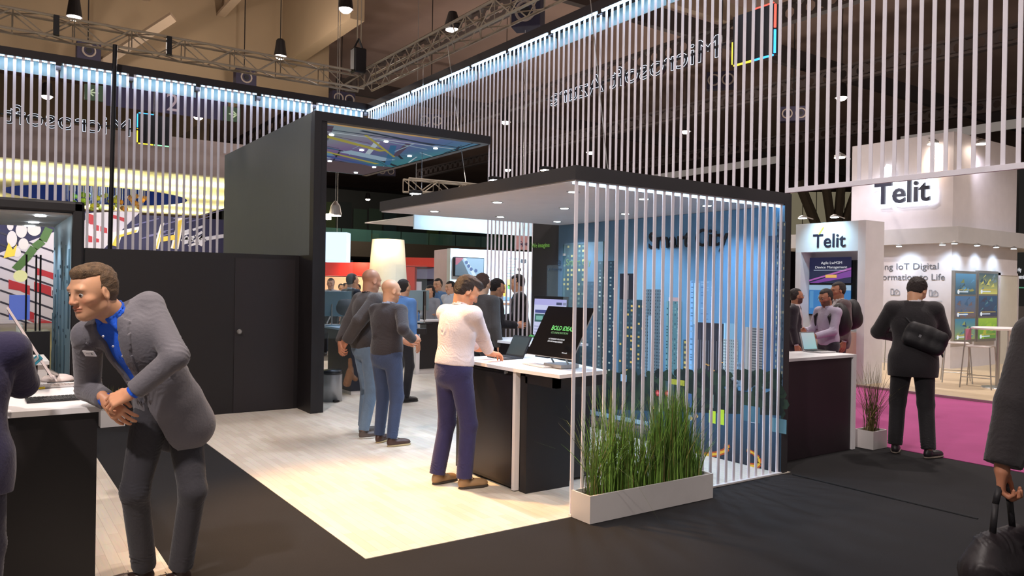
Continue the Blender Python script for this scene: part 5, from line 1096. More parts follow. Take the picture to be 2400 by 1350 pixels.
bg('bald man in a pale shirt far back by the tower post', 774, 18.5, 235, 1.88, .018, top='shirt', top_col=(170, 176, 186), skin=(190, 150, 130))
for i, (px, d, c, lab) in enumerate(((838, 24, (60, 54, 60), 'far visitor in dark clothes left of the cone shaped sign'), (858, 26, (206, 150, 120), 'far visitor in a peach top left of the cone shaped sign'), (876, 23, (190, 190, 196), 'far visitor in a pale top below the cone shaped sign'), (796, 27, (40, 40, 46), 'far visitor in black near the red booth'), (806, 30, (120, 80, 70), 'far visitor in brown near the red booth'), (868, 30, (150, 60, 56), 'far visitor in a red top near the red booth'))):
    bg(lab, px, d, 200 + 30 * i, 1.66 + .03 * (i % 3), .03, top='sweater', top_col=c, hands=False) if False else bg(lab, px, d, 200 + 30 * i, 1.74 + .03 * (i % 3), .03, top='sweater', top_col=c)
# ================================================================ inner stand, things behind, plants
# planters with grass
def planter(lab, x0, y0, x1, y1, hgt, m=None):
    t = thing('planter', lab, 'planter', ((x0 + x1) / 2, (y0 + y1) / 2, 0)); a, b = (x1 - x0) / 2, (y1 - y0) / 2; w = .014; mb = MB()
    mb.box(-a, -b, 0, a, -b + w, hgt).box(-a, b - w, 0, a, b, hgt).box(-a, -b + w, 0, -a + w, b - w, hgt).box(a - w, -b + w, 0, a, b - w, hgt).box(-a + w, -b + w, 0, a - w, b - w, .02); mb.build('trough', mat('planter_white', (208, 204, 202), .5), t)
    box('soil', -a + w, -b + w, .02, a - w, b - w, hgt - .035, mat('soil', (52, 40, 28), .95, bump=.6), t); return t
def grass(lab, x, y, z, n, hmin, hmax, spread, sx, sy, seed, col, w=.004, group=None, droop=.25):
    """one tuft: arching blades, each a tapering folded strip"""
    r = random.Random(seed); vs, fs, cs = [], [], []
    for _ in range(n):
        bx, by = x + r.gauss(0, sx), y + r.gauss(0, sy); a = r.uniform(0, 2 * PI); H_ = r.uniform(hmin, hmax); sp = abs(r.gauss(0, spread)); dx, dy = math.cos(a), math.sin(a); ww = w * r.uniform(.7, 1.2); k = r.uniform(.7, 1.25); c = lin([min(255, v * k) for v in (col if r.random() > .12 else (150, 140, 80))]); b = len(vs); pa = r.uniform(0, PI); px_, py_ = math.cos(pa), math.sin(pa)
        for i in range(6):
            t = i / 5; off = sp * t ** 1.7; zz = z + H_ * (t - droop * sp * t ** 3); q = ww * (1 - t) ** .6 + .0004; vs += [(bx + dx * off - px_ * q, by + dy * off - py_ * q, zz), (bx + dx * off + px_ * q, by + dy * off + py_ * q, zz)]; cs += [c, c]
        fs += [(b + 2 * i, b + 2 * i + 1, b + 2 * i + 3, b + 2 * i + 2) for i in range(5)]
    o = mesh_obj('grass_plant', vs, fs, GR, None, True, cs); return tag(o, lab, 'plant', group)
GR = colmat('grass_blade', 0, .55, .3)
planter('long white planter box in front of the pavilion slats', 3.72, 4.30, 5.07, 4.52, .205)
nm = ['leftmost tuft of long arching grass in the white planter, leaning towards the counter', 'second grass tuft from the left in the long white planter', 'dense tall grass tuft left of the planter middle', 'sparser low grass tuft near the planter middle', 'tall grass tuft just right of the planter middle', 'tallest dense grass tuft in the long white planter', 'second grass tuft from the right in the long white planter', 'rightmost low grass tuft in the long white planter']
for i, (x, n, h0, h1, sp) in enumerate(((3.86, 70, .40, .70, .22), (4.02, 150, .35, .86, .12), (4.18, 170, .35, .68, .10), (4.36, 100, .25, .55, .08), (4.52, 170, .4, .78, .10), (4.66, 190, .45, .86, .10), (4.82, 170, .4, .82, .10), (4.97, 100, .25, .5, .10))):
    grass(nm[i], x, 4.41, .165, n, h0, h1, sp, .034, .03, 40 + i, (120, 156, 70), .004, 'grass tufts in the long planter')
grass('few very long thin grass blades hanging out over the counter side', 3.80, 4.44, .16, 14, .55, .95, .5, .02, .02, 77, (86, 96, 52), .0026, droop=.9)
planter('small white planter box at the right end of the right counter', 8.12, 4.66, 8.40, 4.88, .2); grass('brown green grass tuft in the small planter at the right counter', 8.26, 4.77, .16, 110, .45, .85, .22, .045, .03, 91, (96, 88, 52), .003)
planter('small white planter against the black wall behind the leaning man', 1.20, 10.16, 1.46, 10.34, .2); grass('grass tuft in the small planter against the black wall', 1.33, 10.25, .16, 40, .2, .35, .05, .04, .03, 92, (80, 96, 52), .004)
# far counters
fc = thing('counter', 'black counter with pale worktop far inside the stand', 'counter'); box('cabinet', 7.05, 13.25, .1, 9.2, 13.55, 1.02, BLACKP, fc); box('plinth', 7.07, 13.3, 0, 9.2, 13.53, .1, WHITE, fc); box('worktop', 6.95, 13.2, 1.02, 9.25, 13.62, CT, TOPW, fc); box('side', 6.97, 13.25, .0, 7.05, 13.55, 1.02, WHITE, fc)
lc = thing('counter', 'dark blue counter with pale worktop behind the bald men, by the tower post', 'counter'); box('cabinet', 4.78, 11.25, .06, 5.55, 12.2, 1.02, mat('counter_blue', (24, 28, 42), .5), lc); box('plinth', 4.80, 11.27, 0, 5.53, 12.18, .06, WHITE, lc); box('worktop', 4.6, 11.2, 1.02, 5.6, 12.25, CT, mat('worktop_blue', (150, 180, 205), .35), lc)
bn = thing('waste_bin', 'round steel waste bin at the foot of the tower post', 'waste bin', (4.32, 10.85, 0)); MB().lathe([(.15, 0), (.15, .42), (.14, .44), (.05, .45), (.001, .45)], n=28).build('drum', mat('bin_steel', (170, 172, 176), .35, .5), bn, smooth=True); MB().lathe([(.153, .40), (.153, .44), (.145, .46), (.02, .47)], n=28).build('lid', mat('bin_lid', (60, 62, 66), .3, .6), bn, smooth=True); box('pedal', -.04, -.2, .01, .04, -.14, .03, DARKM, bn)
# things on the blue counter: screen backs, bag, bottle
def screen_back(lab, px, py, d, w, h, tilt, m, nm='monitor', facing=.3):
    c = atD(px, py, d); u = vn(_R + _W * facing); u[2] = 0; v = vn(np.array([0, 0, 1.]) + np.cross(u, [0, 0, 1.]) * tilt); n = np.cross(u, v); t = thing(nm, lab, 'monitor'); MB().obox(c, u * w / 2, v * h / 2, n * .008).build('housing', m, t, .004)
    MB().obox(c - n * .012 * (1 if n @ (EYE - c) > 0 else -1), u * (w / 2 - .01), v * (h / 2 - .01), n * .003).build('screen', SCREENB, t); MB().bar(c, (c[0], c[1], CT + .01), .012).build('arm', METAL, t); box('foot', c[0] - .12, c[1] - .09, CT, c[0] + .12, c[1] + .09, CT + .02, m, t); return t
screen_back('silver back of a large screen on the dark blue counter, by the tower post', 778, 712, 12.6, .62, .42, .2, mat('screen_back_teal', (92, 120, 130), .4))
screen_back('silver back of a large screen at the left end of the far counter', 978, 704, 13.7, .42, .36, .1, mat('screen_back_grey', (140, 160, 164), .4))
screen_back('thin black screen seen from the edge on the far counter', 995, 716, 13.5, .08, .5, .0, SCREENB, facing=2.0)
c = atD(812, 722, 12.0); f = Field(.014); f.ell(c, I3, (.17, .10, .13), .04).cone(c + [-.1, 0, .1], c + [.1, 0, .1], .03, .03, .05); b_ = field_obj('backpack', f, mat('bag_bluish', (24, 26, 36), .7), None); tag(b_, 'black rucksack standing on the dark blue counter', 'bag')
c = atZ(766, 758, CT); tag(MB().path([(c[0], c[1], CT), (c[0] + .12, c[1] + .05, CT + .2), (c[0] + .06, c[1], CT + .24)], .012).build('desk_stand', METAL), 'bent white desk stand at the left end of the dark blue counter', 'stand')
c = atZ(980, 752, CT); tag(MB().lathe([(.03, 0), (.032, .11), (.012, .15), (.012, .17)], (c[0], c[1], CT), 14).build('water_bottle', mat('water_blue', (60, 120, 190), .2)), 'small blue water bottle on the far counter', 'bottle')
# glass wall panels of the inner stand
for i, (x0, y0, x1, y1, lab) in enumerate(((3.9, 11.15, 4.75, 11.15, 'clear glass partition beside the tower post'), (6.2, 12.6, 7.0, 12.9, 'clear glass partition in front of the far counter'))):
    MB().box(0, 0, .9, math.hypot(x1 - x0, y1 - y0), .01, 2.1).build('glass_partition', GLASS); o = bpy.data.objects[-1] if False else COL.objects[-1]; o.location = (x0, y0, 0); o.rotation_euler = (0, 0, math.atan2(y1 - y0, x1 - x0)); tag(o, lab, 'glass panel')
# wires with hall lamps near the tower post
t = thing('pendant_spotlight', 'pendant cluster of two bright spotlights right of the tower post', 'lamp', atD(786, 505, 17)); MB().lathe([(.03, .32), (.1, .22), (.14, .02), (.13, 0)], n=14).build('shade', METAL, t); MB().lathe([(.12, -.01), (.12, 0)], n=14).build('bulb', WARMM, t); MB().lathe([(.1, -.1), (.1, .02)], (-.2, 0, 0), 12).build('second_lamp', WARMM, t); MB().bar((0, 0, .3), (0, 0, 11), .008, 4).build('cable', METAL, t)
# ---------------------------------------------------------------- booths further back
# white booth with a television
WB = mat('booth_white', (206, 218, 226), .6); Yb = 19.0
p0, p1 = atY(1056, 582, Yb), atY(1252, 592, Yb); zt = p0[2]
wb = thing('exhibition_booth', 'white booth with a wall television behind the tall slats', 'booth'); box('front_wall', p0[0], Yb, 0, p1[0] + .6, Yb + .2, zt, WB, wb); pl = atY(1018, 588, Yb + 1.6)
MB().add([(p0[0], Yb, 0), (pl[0], Yb + 1.6, 0), (pl[0], Yb + 1.6, zt), (p0[0], Yb, zt), (p0[0] + .1, Yb + .1, 0), (pl[0] + .1, Yb + 1.7, 0), (pl[0] + .1, Yb + 1.7, zt), (p0[0] + .1, Yb + .1, zt)], [(0, 3, 2, 1), (4, 5, 6, 7), (3, 7, 6, 2)]).build('side_wall', mat('booth_pinkish', (190, 172, 182), .6), wb)
a, b = atY(1065, 602, Yb - .06), atY(1133, 649, Yb - .06)
tv = thing('television', 'wall television with a blue and white aerial picture on the white booth', 'television'); box('housing', a[0], Yb - .09, b[2], b[0], Yb, a[2], SCREENB, tv)
cv = Canvas((a[0] + .02, Yb - .092, b[2] + .02), (1, 0, 0), (0, 0, 1), (0, -1, 0), .002); w, h = b[0] - a[0] - .04, a[2] - b[2] - .04
cv.rect(0, 0, w, h, (150, 186, 216), 0); cv.poly([(0, 0), (w * .5, 0), (w * .2, h), (0, h)], (70, 86, 98), 1); cv.poly([(w * .25, h), (w * .62, 0), (w * .75, 0), (w * .36, h)], (206, 224, 238), 2); cv.poly([(0, h), (w * .3, h), (w * .05, h * .6), (0, h * .6)], (170, 60, 76), 2)
for (x, y) in ((.38, .75), (.46, .55), (.55, .38), (.72, .3)): cv.disc(w * x, h * y, w * .06, (40, 70, 140), 3, 7)
cv.build('display', colmat('lit_display_1', 1.0), tv)
cv = Canvas((0, Yb - .01, 0), (1, 0, 0), (0, 0, 1), (0, -1, 0), .002)
def YB(px, py): p = atY(px, py, Yb); return p[0], p[2]
for r in range(9): q = YB(1186, 612 + r * 7); cv.rect(q[0], q[1] - .01, q[0] + .62, q[1] + .005, (120, 132, 140), 1)
for (px, py, w, h, c) in ((1206, 640, .3, .3, (232, 236, 240)), (1212, 625, .14, .26, (206, 176, 160)), (1220, 612, .2, .12, (40, 34, 34)), (1170, 680, .22, .35, (236, 160, 60)), (1186, 662, .16, .2, (236, 190, 90)), (1190, 672, .12, .12, (90, 170, 70)), (1152, 690, .2, .4, (90, 130, 180)), (1160, 700, .9, .1, (110, 140, 180)), (1140, 712, 1.4, .06, (160, 110, 80))): q = YB(px, py); cv.rect(q[0], q[1] - h / 2, q[0] + w, q[1] + h / 2, c, 2)
cv.build('wall_print', PRINT, wb); q = YB(1186, 607); text('lettering', 'The Factory', .1, (q[0], Yb - .02, q[1]), (1, 0, 0), (0, 0, 1), mat('print_grey', (110, 120, 130), .6), wb)
for k in range(6): c0 = YB(1175, 585); area((p0[0] + 1 + k * .9, Yb - 1.3, zt + .5), (p0[0] + 1 + k * .9, Yb, 1.2), 150, (190, 225, 255), .4, .2) if k % 2 == 0 else None
# pale dark pillar, small pink panels seen through the slats
pk = mat('pink_panel', (226, 176, 176), .6)
a, b = atY(1210, 552, 12.6), atY(1238, 586, 12.6); s = thing('hanging_sign', 'small pink square sign with dark letters seen through the tall slats', 'sign'); box('board', a[0], 12.6, b[2], b[0], 12.63, a[2], pk, s); text('lettering', 'Spa', .12, (a[0] + .06, 12.59, (a[2] + b[2]) / 2 - .05), (1, 0, 0), (0, 0, 1), mat('print_navy', (40, 40, 90), .5), s, width=(b[0] - a[0]) * .75)
MB().bar(((a[0] + b[0]) / 2, 12.61, a[2]), ((a[0] + b[0]) / 2, 12.61, 15), .008, 4).build('wire', METAL, s)
a, b = atX(1268, 626, 6.9), atX(1284, 690, 6.9); s = thing('roll_up_banner', 'narrow pink banner with a dark red bottle shape beside the pavilion back wall', 'banner'); box('sheet', 6.9, b[1], .1, 6.91, a[1], a[2], pk, s); c = atX(1275, 668, 6.89); MB().lathe([(.001, -.14), (.025, -.12), (.028, .05), (.01, .12), (.01, .16)], (6.89, c[1], c[2]), 10).build('bottle_print', mat('wine_red', (110, 26, 44), .5), s); box('foot', 6.8, b[1], 0, 7.0, a[1], .1, METAL, s)
a = atX(1245, 540, 7.2); tag(box('partition_pillar', 7.15, 8.9, 0, 7.25, 9.7, 3.2, mat('pillar_dark', (40, 40, 44), .7)), 'dark panel pillar right of the tall slats beside the pavilion', 'pillar')
# round white cone sign with spot lights
c = atD(908, 700, 27); cs_ = thing('advertising_cone', 'tall tapering cream sign lit by two spotlights with a red logo', 'advertising sign', (c[0], c[1], 0)); zt = atD(908, 562, 27)[2]
MB().lathe([(.78, 0), (.72, 1.2), (.56, zt), (.1, zt)], n=28).build('body', mat('cream', (232, 222, 196), .6), cs_, smooth=True)
l0 = atD(888, 590, 26.3); cvx = Canvas((l0[0], l0[1], l0[2]), _R * [1, 1, 0], (0, 0, 1), -_W * [1, 1, 0], .01); cvx.line([(.03, .12), (.03, -.05), (.12, -.12), (.16, .0)], .03, (200, 110, 110)); cvx.line([(.3, 0), (.75, 0)], .07, (220, 120, 120)); cvx.build('logo', PRINT, cs_)
for dx in (-.28, .30): q = c + _R * dx - _W * 1.3; spot((q[0], q[1], zt + .5), (c[0] + dx * .8, c[1], zt - .6), 150, (255, 232, 190), 50, .9, .1)
# cold white sign block and red booth
a, b = atD(764, 545, 24), atD(815, 615, 24); s = thing('light_box_sign', 'glowing white block sign above the red booth', 'sign'); MB().obox((a + b) / 2, _R * .36 * [1, 1, 0], (0, 0, (a[2] - b[2]) / 2), _W * .3 * [1, 1, 0]).build('box', emit('light_box', (205, 232, 255), 1.3), s); MB().bar((a + b) / 2 + [0, 0, .4], (a + b) / 2 * [1, 1, 0] + [0, 0, 15], .01, 4).build('wire', METAL, s)
rd = emit('red_fascia', (214, 40, 26), .55); o = atD(820, 630, 33); s = thing('exhibition_booth', 'red booth with warm lit inside, behind the bald men', 'booth')
def slabD(nm, x0, y0, x1, y1, d, m, parent, th=.2): a, b = atD(x0, y0, d), atD(x1, y1, d); c = (a + b) / 2; MB().obox(c, vn(_R * [1, 1, 0]) * abs((b - a) @ _R) / 2, (0, 0, abs(a[2] - b[2]) / 2), vn(_W * [1, 1, 0]) * th / 2).build(nm, m, parent)
slabD('fascia', 740, 614, 872, 648, 33, mat('red_paint', (226, 34, 20), .5), s, 1.0); slabD('back_wall', 740, 648, 872, 720, 34.5, mat('warm_wall', (240, 214, 180), .6), s)
q = atD(835, 632, 31.5); spot(q + [0, 0, .6], atD(835, 655, 33), 160, (255, 230, 190), 90, .9); point(atD(830, 660, 33.3), 70, (255, 220, 180), .3); point(atD(780, 655, 33.3), 40, (255, 200, 180), .3)
s = thing('exhibition_booth', 'orange red booth wall behind the far counter', 'booth'); slabD('fascia', 948, 604, 1024, 626, 30, mat('orange_red', (200, 52, 32), .6), s, .6); slabD('side', 948, 626, 974, 690, 30, mat('orange_red', (200, 52, 32), .6), s, .6); slabD('pale_panel', 974, 622, 1024, 654, 30.5, mat('lilac_grey', (150, 142, 160), .6), s); slabD('dark_back', 965, 654, 1024, 760, 31, mat('dark_back', (40, 38, 46), .7), s); slabD('cabinet', 974, 660, 988, 690, 30.4, WHITE, s)
# lit white ring ceiling booth with graffiti wall, far left
zc = 4.5; Yf = 21.1
f0, f1 = atZ(0, 368, zc), atZ(529, 416, zc)
rb = thing('exhibition_booth', 'large booth with grey fascia, glowing ceiling and round blue opening behind the left slats', 'booth')
xr = 7.6; box('fascia', -6, Yf, zc, xr, Yf + .25, 5.42, mat('fascia_grey', (166, 152, 152), .7), rb)
# ceiling ring around the round opening
cx, cy, R_ = 3.26, 28.8, 2.68; mb = MB(); n = 48; x0, x1, y0, y1 = -6, xr, Yf + .25, 34.5
for i in range(n):
    a0, a1 = 2 * PI * i / n, 2 * PI * (i + 1) / n
    def out(a):
        dx, dy = math.cos(a), math.sin(a); t = min(((x1 - cx) / dx) if dx > 1e-6 else 1e9, ((x0 - cx) / dx) if dx < -1e-6 else 1e9, ((y1 - cy) / dy) if dy > 1e-6 else 1e9, ((y0 - cy) / dy) if dy < -1e-6 else 1e9); return (cx + dx * t, cy + dy * t, zc)
    mb.add([(cx + R_ * math.cos(a0), cy + R_ * 1.15 * math.sin(a0), zc), out(a0), out(a1), (cx + R_ * math.cos(a1), cy + R_ * 1.15 * math.sin(a1), zc)], [(0, 1, 2, 3)])
mb.build('lit_ceiling', mat('stretch_ceiling', (238, 232, 190), .5), rb)
mb = MB()
for i in range(n): a0, a1 = 2 * PI * i / n, 2 * PI * (i + 1) / n; q = [(cx + R_ * math.cos(a), cy + R_ * 1.15 * math.sin(a)) for a in (a0, a1)]; mb.add([(*q[0], zc), (*q[1], zc), (*q[1], zc + .9), (*q[0], zc + .9)], [(0, 1, 2, 3)])
mb.build('blue_ring', mat('ring_blue', (24, 62, 150), .6), rb); MB().lathe([(R_ * 1.2, 0), (R_ * 1.2, .02)], (cx, cy, zc + .9), 24).build('inner_roof', mat('ring_blue2', (22, 44, 110), .6), rb)
for k, (x, y) in enumerate(((-3, 23), (0, 22.6), (2.5, 22.9), (5.5, 23), (-1.5, 25), (1, 25), (4.2, 24.9), (6.6, 26.5), (-1, 31), (6.8, 30), (6.5, 33), (3, 33.3))):
    area((x, y, zc - .5), (x, y, zc), 75, (255, 244, 176), 2.4, .8)
r = random.Random(4); G_ = 'coloured balls hanging in the round blue opening'
for k in range(34):
    px = r.uniform(165, 340); py = r.uniform(452, 488) + (px - 165) * .03; y = r.uniform(26.6, 31); p = atY(px, py, y); c = (150, 196, 70) if px < 215 else ((214, 214, 80) if px < 275 else (236, 160, 70)); t = thing('hanging_ball', 'small %s ball on a thread in the round blue opening' % ('green' if px < 215 else 'yellow' if px < 275 else 'orange'), 'ball', p, 0, G_)
    MB().lathe([(.085 * math.sin(PI * i / 8) + 1e-4, -.085 * math.cos(PI * i / 8)) for i in range(9)], n=12).build('ball', mat('ball_%d_%d_%d' % c, c, .5), t, smooth=True); MB().bar((0, 0, .08), (0, 0, zc + .9 - p[2]), .008, 4).build('thread', WHITE, t)
point((cx, cy, zc + .3), 60, (180, 210, 255), .3)
gb = thing('hanging_threads', 'bundle of thin pale threads hanging in the round blue opening', 'threads', (0, 0, 0)); mb = MB()
for k in range(70): px = r.uniform(150, 352); p = atY(px, 470, r.uniform(27, 31)); mb.bar((p[0], p[1], zc + .9), (p[0], p[1], zc - r.uniform(0, .25)), .006, 4)
o = mb.build('threads', WHITE, gb); gb['kind'] = 'stuff'
# graffiti wall
Yg = 35.0; gw = thing('graffiti_wall', 'wall painted with red, white and navy lettering graffiti behind the portal and slats', 'mural wall'); box('panel', -6, Yg, 0, 9.2, Yg + .2, 4.45, mat('graffiti_base', (28, 25, 60), .7), gw)
cv = Canvas((0, Yg - .01, 0), (1, 0, 0), (0, 0, 1), (0, -1, 0), .004)
def YG(px, py): p = atY(px, py, Yg); return p[0], p[2]
cv.poly([YG(-20, 600), YG(240, 500), YG(330, 495), YG(235, 590), YG(124, 700), YG(124, 1010), YG(-20, 1010)], (176, 168, 176), 1)
for k in range(17):
    y = 545 + k * 27; cv.line([YG(0, y), YG(130, y + 46)], .07, (40, 36, 50), 2); 
r = random.Random(6)
for (x, y, w, h) in ((20, 655, 50, 22), (85, 628, 45, 16), (20, 715, 60, 24), (80, 660, 40, 22), (90, 745, 36, 20), (30, 775, 50, 26), (90, 800, 34, 26), (15, 830, 40, 30), (70, 850, 50, 30), (205, 500, 14, 22), (218, 525, 14, 12), (235, 530, 16, 12), (202, 550, 14, 14), (218, 556, 14, 8), (255, 500, 40, 10)):
    cv.poly([YG(x, y), YG(x + w, y + w * .3), YG(x + w, y + w * .3 + h), YG(x + w * .5, y + h + 4), YG(x, y + h)], (152, 34, 44), 3)
for (x, y, rx, ry) in ((28, 560, 8, 15), (50, 540, 9, 14), (80, 538, 11, 12), (55, 572, 8, 11), (40, 592, 6, 9), (24, 530, 5, 8)): a = YG(x, y); cv.disc(a[0], a[1], rx * .0205, (190, 182, 180), 4, 18, ry * .0205)
cv.poly([YG(8, 605), YG(20, 568), YG(30, 585), YG(40, 572), YG(34, 600)], (206, 176, 60), 5); cv.line([YG(115, 535), YG(100, 565), YG(80, 580), YG(66, 600), YG(36, 632)], .28, (62, 92, 44), 5)
cv.poly([YG(200, 500), YG(330, 492), YG(235, 592), YG(200, 575)], (176, 168, 176), 1.5)
cv.poly([YG(250, 575), YG(262, 545), YG(330, 530), YG(322, 545), YG(285, 552), YG(278, 575)], (206, 196, 190), 3.2); cv.poly([YG(262, 575), YG(272, 553), YG(322, 538), YG(318, 545), YG(282, 556), YG(274, 578)], (200, 170, 60), 4)
for (x0, yt, x1) in ((360, 525, 385), (400, 512, 432)): cv.poly([YG(x0, 582), YG(x0 + 16, yt), YG(x1, yt - 3), YG(x1 - 14, 584)], (206, 196, 190), 3.2); cv.poly([YG(x0 + 5, 582), YG(x0 + 18, yt + 5), YG(x1 - 5, yt + 3), YG(x1 - 17, 584)], (200, 170, 60), 4)
cv.poly([YG(375, 556), YG(412, 550), YG(410, 562), YG(374, 567)], (200, 170, 60), 4)
for k in range(14): x = r.uniform(425, 470); y = r.uniform(535, 580); cv.line([YG(x, y), YG(x + r.uniform(4, 26), y - r.uniform(2, 14))], .1, (186, 182, 190), 3)
for k in range(9): x = r.uniform(300, 520); y = r.uniform(505, 560); cv.line([YG(x, y), YG(x + 60, y - 16)], .04, (96, 92, 130), 3)
cv.line([YG(468, 575), YG(480, 560), YG(530, 552)], .16, (190, 186, 196), 3.5); cv.build('graffiti', PRINT, gw)
for x in (-3, 0, 3, 6): area((x, 32.5, 4.2), (x, Yg, 1.8), 90, (235, 235, 255), 2.4, .3)
# small things inside the portal booth
sc2 = thing('glass_showcase', 'glass shelf unit with a round pale disc and blue items inside the portal', 'showcase'); a, b = atY(60, 600, 11.6), atY(84, 800, 11.6)
for (px) in (61, 84, 94): q = atY(px, 700, 11.6); MB().bar((q[0], 11.6, 0), (q[0], 11.6, 2.05), .012, 6).build('post', DARKM, sc2)
q = atY(48, 647, 11.5); MB().bar((q[0], 11.5, q[2]), (q[0], 11.54, q[2]), .075, 24).build('round_disc', emit('disc_glow', (236, 230, 160), .8), sc2); q = atY(40, 750, 11.6); box('glass_shelf', -.6, 11.4, q[2] - .01, q[0] + .35, 11.9, q[2], GLASS, sc2); box('shelf_base', -.6, 11.4, 0, q[0] + .35, 11.9, q[2] - .14, BLACKP, sc2)
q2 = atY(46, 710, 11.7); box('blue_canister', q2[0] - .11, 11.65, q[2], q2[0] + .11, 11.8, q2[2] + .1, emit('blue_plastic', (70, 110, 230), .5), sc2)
ic = thing('counter', 'small counter with white worktop inside the portal booth', 'counter'); box('cabinet', -1.2, 7.6, 0, .42, 8.2, 1.02, BLACKP, ic); box('worktop', -1.22, 7.55, 1.02, .50, 8.25, CT, TOPW, ic); box('side', .42, 7.6, 0, .49, 8.2, 1.02, WHITE, ic)
c = atZ(45, 795, CT); tag(MB().lathe([(.035, 0), (.035, .15), (.02, .17), (.018, .19)], (c[0], c[1], CT), 14).build('drinking_glass', glassmat('jar_glass', (220, 240, 240), .3)), 'clear jar on the small counter inside the portal booth', 'jar')
# ---------------------------------------------------------------- white tower booth at the right
TW = mat('tower_white', (200, 194, 196), .65); X0, Y0 = 18.0, 8.56
tb = thing('exhibition_booth', 'large white two storey booth with backlit name letters', 'booth')
box('upper_block', X0, Y0, 3.20, X0 + 3.2, Y0 + 2.45, 5.38, TW, tb); box('canopy_band', X0 - .25, Y0 - .25, 2.86, X0 + 5, Y0 + 5, 3.22, mat('band_grey', (176, 174, 174), .6), tb)
box('left_wall', X0, Y0 + .15, .03, X0 + .15, Y0 + 4, 2.86, TW, tb); box('right_wall', X0, Y0, .03, X0 + 3.3, Y0 + .15, 2.86, TW, tb)
def halo(o, u, sizew, body, parent, size, glow):
    v = (0, 0, 1.); n = np.cross(u, v)
    text('letters', body, size, o, u, v, mat('letter_navy', (26, 28, 48), .4), parent, .03 if glow else .004, .012 if glow else .004, width=sizew)
    if glow: text('glow', body, size, np.asarray(o) - n * .06, u, v, emit('halo_white', (235, 240, 255), 3.2), parent, .01, .10, width=sizew + .22)
a, b = atX(2050, 470, X0 - .12), atX(2180, 470, X0 - .12); halo((X0 - .12, a[1], 3.86), (0, -1, 0), a[1] - b[1], 'Telit', tb, .72, True)
a = atX(2068, 415, X0 - .14); b = atX(2085, 388, X0 - .14); MB().bar(a, b, .045, 4).build('accent_stroke', mat('letter_navy', (26, 28, 48), .4), tb); MB().bar(a + [.05, 0, 0], b + [.05, 0, 0], .1, 6).build('glow', emit('halo_white', (235, 240, 255), 3.2), tb)
a, b = atX(2047, 632, X0 - .01), atX(2198, 632, X0 - .01); gp = mat('print_grey2', (96, 98, 104), .6)
text('lettering', 'nging IoT Digital', .21, (X0 - .01, a[1], a[2]), (0, -1, 0), (0, 0, 1), gp, tb, .002, width=a[1] - b[1]); a, b = atX(2044, 656, X0 - .01), atX(2213, 656, X0 - .01); text('lettering', 'nsformation to Life', .21, (X0 - .01, a[1], a[2]), (0, -1, 0), (0, 0, 1), gp, tb, .002, width=a[1] - b[1])
cv = Canvas((X0 - .008, 0, 0), (0, -1, 0), (0, 0, 1), (-1, 0, 0), .002)
def XT(px, py): p = atX(px, py, X0 - .008); return -p[1], p[2]
for (px, py) in ((2098, 683), (2188, 686)):
    for s_ in (((-10, 8), (-10, -6), (-4, -6), (-4, 8)), ((-2, 8), (-2, 0), (4, -5), (10, 0), (10, 8), (-10, 8)), ((1, 4), (6, 0))): cv.line([XT(px + dx, py + dy) for dx, dy in s_], .018, (140, 142, 148))
for py in (706,): cv.line([XT(2080, py), XT(2118, py)], .02, (170, 172, 176)); cv.line([XT(2180, py), XT(2208, py)], .02, (170, 172, 176))
cv.build('icons', PRINT, tb)
LAMPC = emit('spot_white', (225, 240, 255), 25)
for k, (px, on) in enumerate(((2107, 0), (2209, 0), (2237, 1), (2290, 1), (2335, 1), (2376, 1))):
    p = atX(px, 568, X0 - .5) if not on else atY(px, 566 + k, Y0 - .45); w = (X0, p[1]) if not on else (p[0], Y0)
    t = thing('wall_spotlight', '%s small round spotlight under the white booth canopy' % ('first', 'second', 'third', 'fourth', 'fifth', 'sixth')[k] + ', counted from the left', 'spotlight', (p[0], p[1], 2.80), 0, 'spotlights under the white booth canopy'); MB().lathe([(.07, 0), (.07, .03), (.02, .06)], n=14).build('housing', METAL, t); MB().lathe([(.055, -.008), (.055, 0)], n=14).build('lens', LAMPC, t); spot((p[0], p[1], 2.78), (w[0], w[1], 2.2), 46, (205, 232, 255), 90, .9, .04)
for k, (px, py, d, lab) in enumerate(((1968, 369, 17.5, 'bright arm floodlight left of the white tower top'), (2187, 337, 17.5, 'bright arm floodlight above the white tower name'), (2301, 337, 17.5, 'bright arm floodlight above the right face of the white tower'))):
    p = atD(px, py, d); t = thing('arm_floodlight', lab, 'floodlight', p); MB().lathe([(.12, 0), (.12, .05), (.05, .1)], n=16).build('head', METAL, t); MB().lathe([(.115, -.012), (.115, 0)], n=16).build('lens', WARMM, t); MB().path([(0, 0, .08), (.25, .25, .22), (.9, .3, .1)], .02, 6).build('arm', METAL, t)
    spot(p - [0, 0, .03], (p[0] + 1.4, p[1] + .2, 3.6), 260 if k < 2 else 120, (255, 214, 176) if k == 1 else (240, 236, 255), 85, .9, .08)
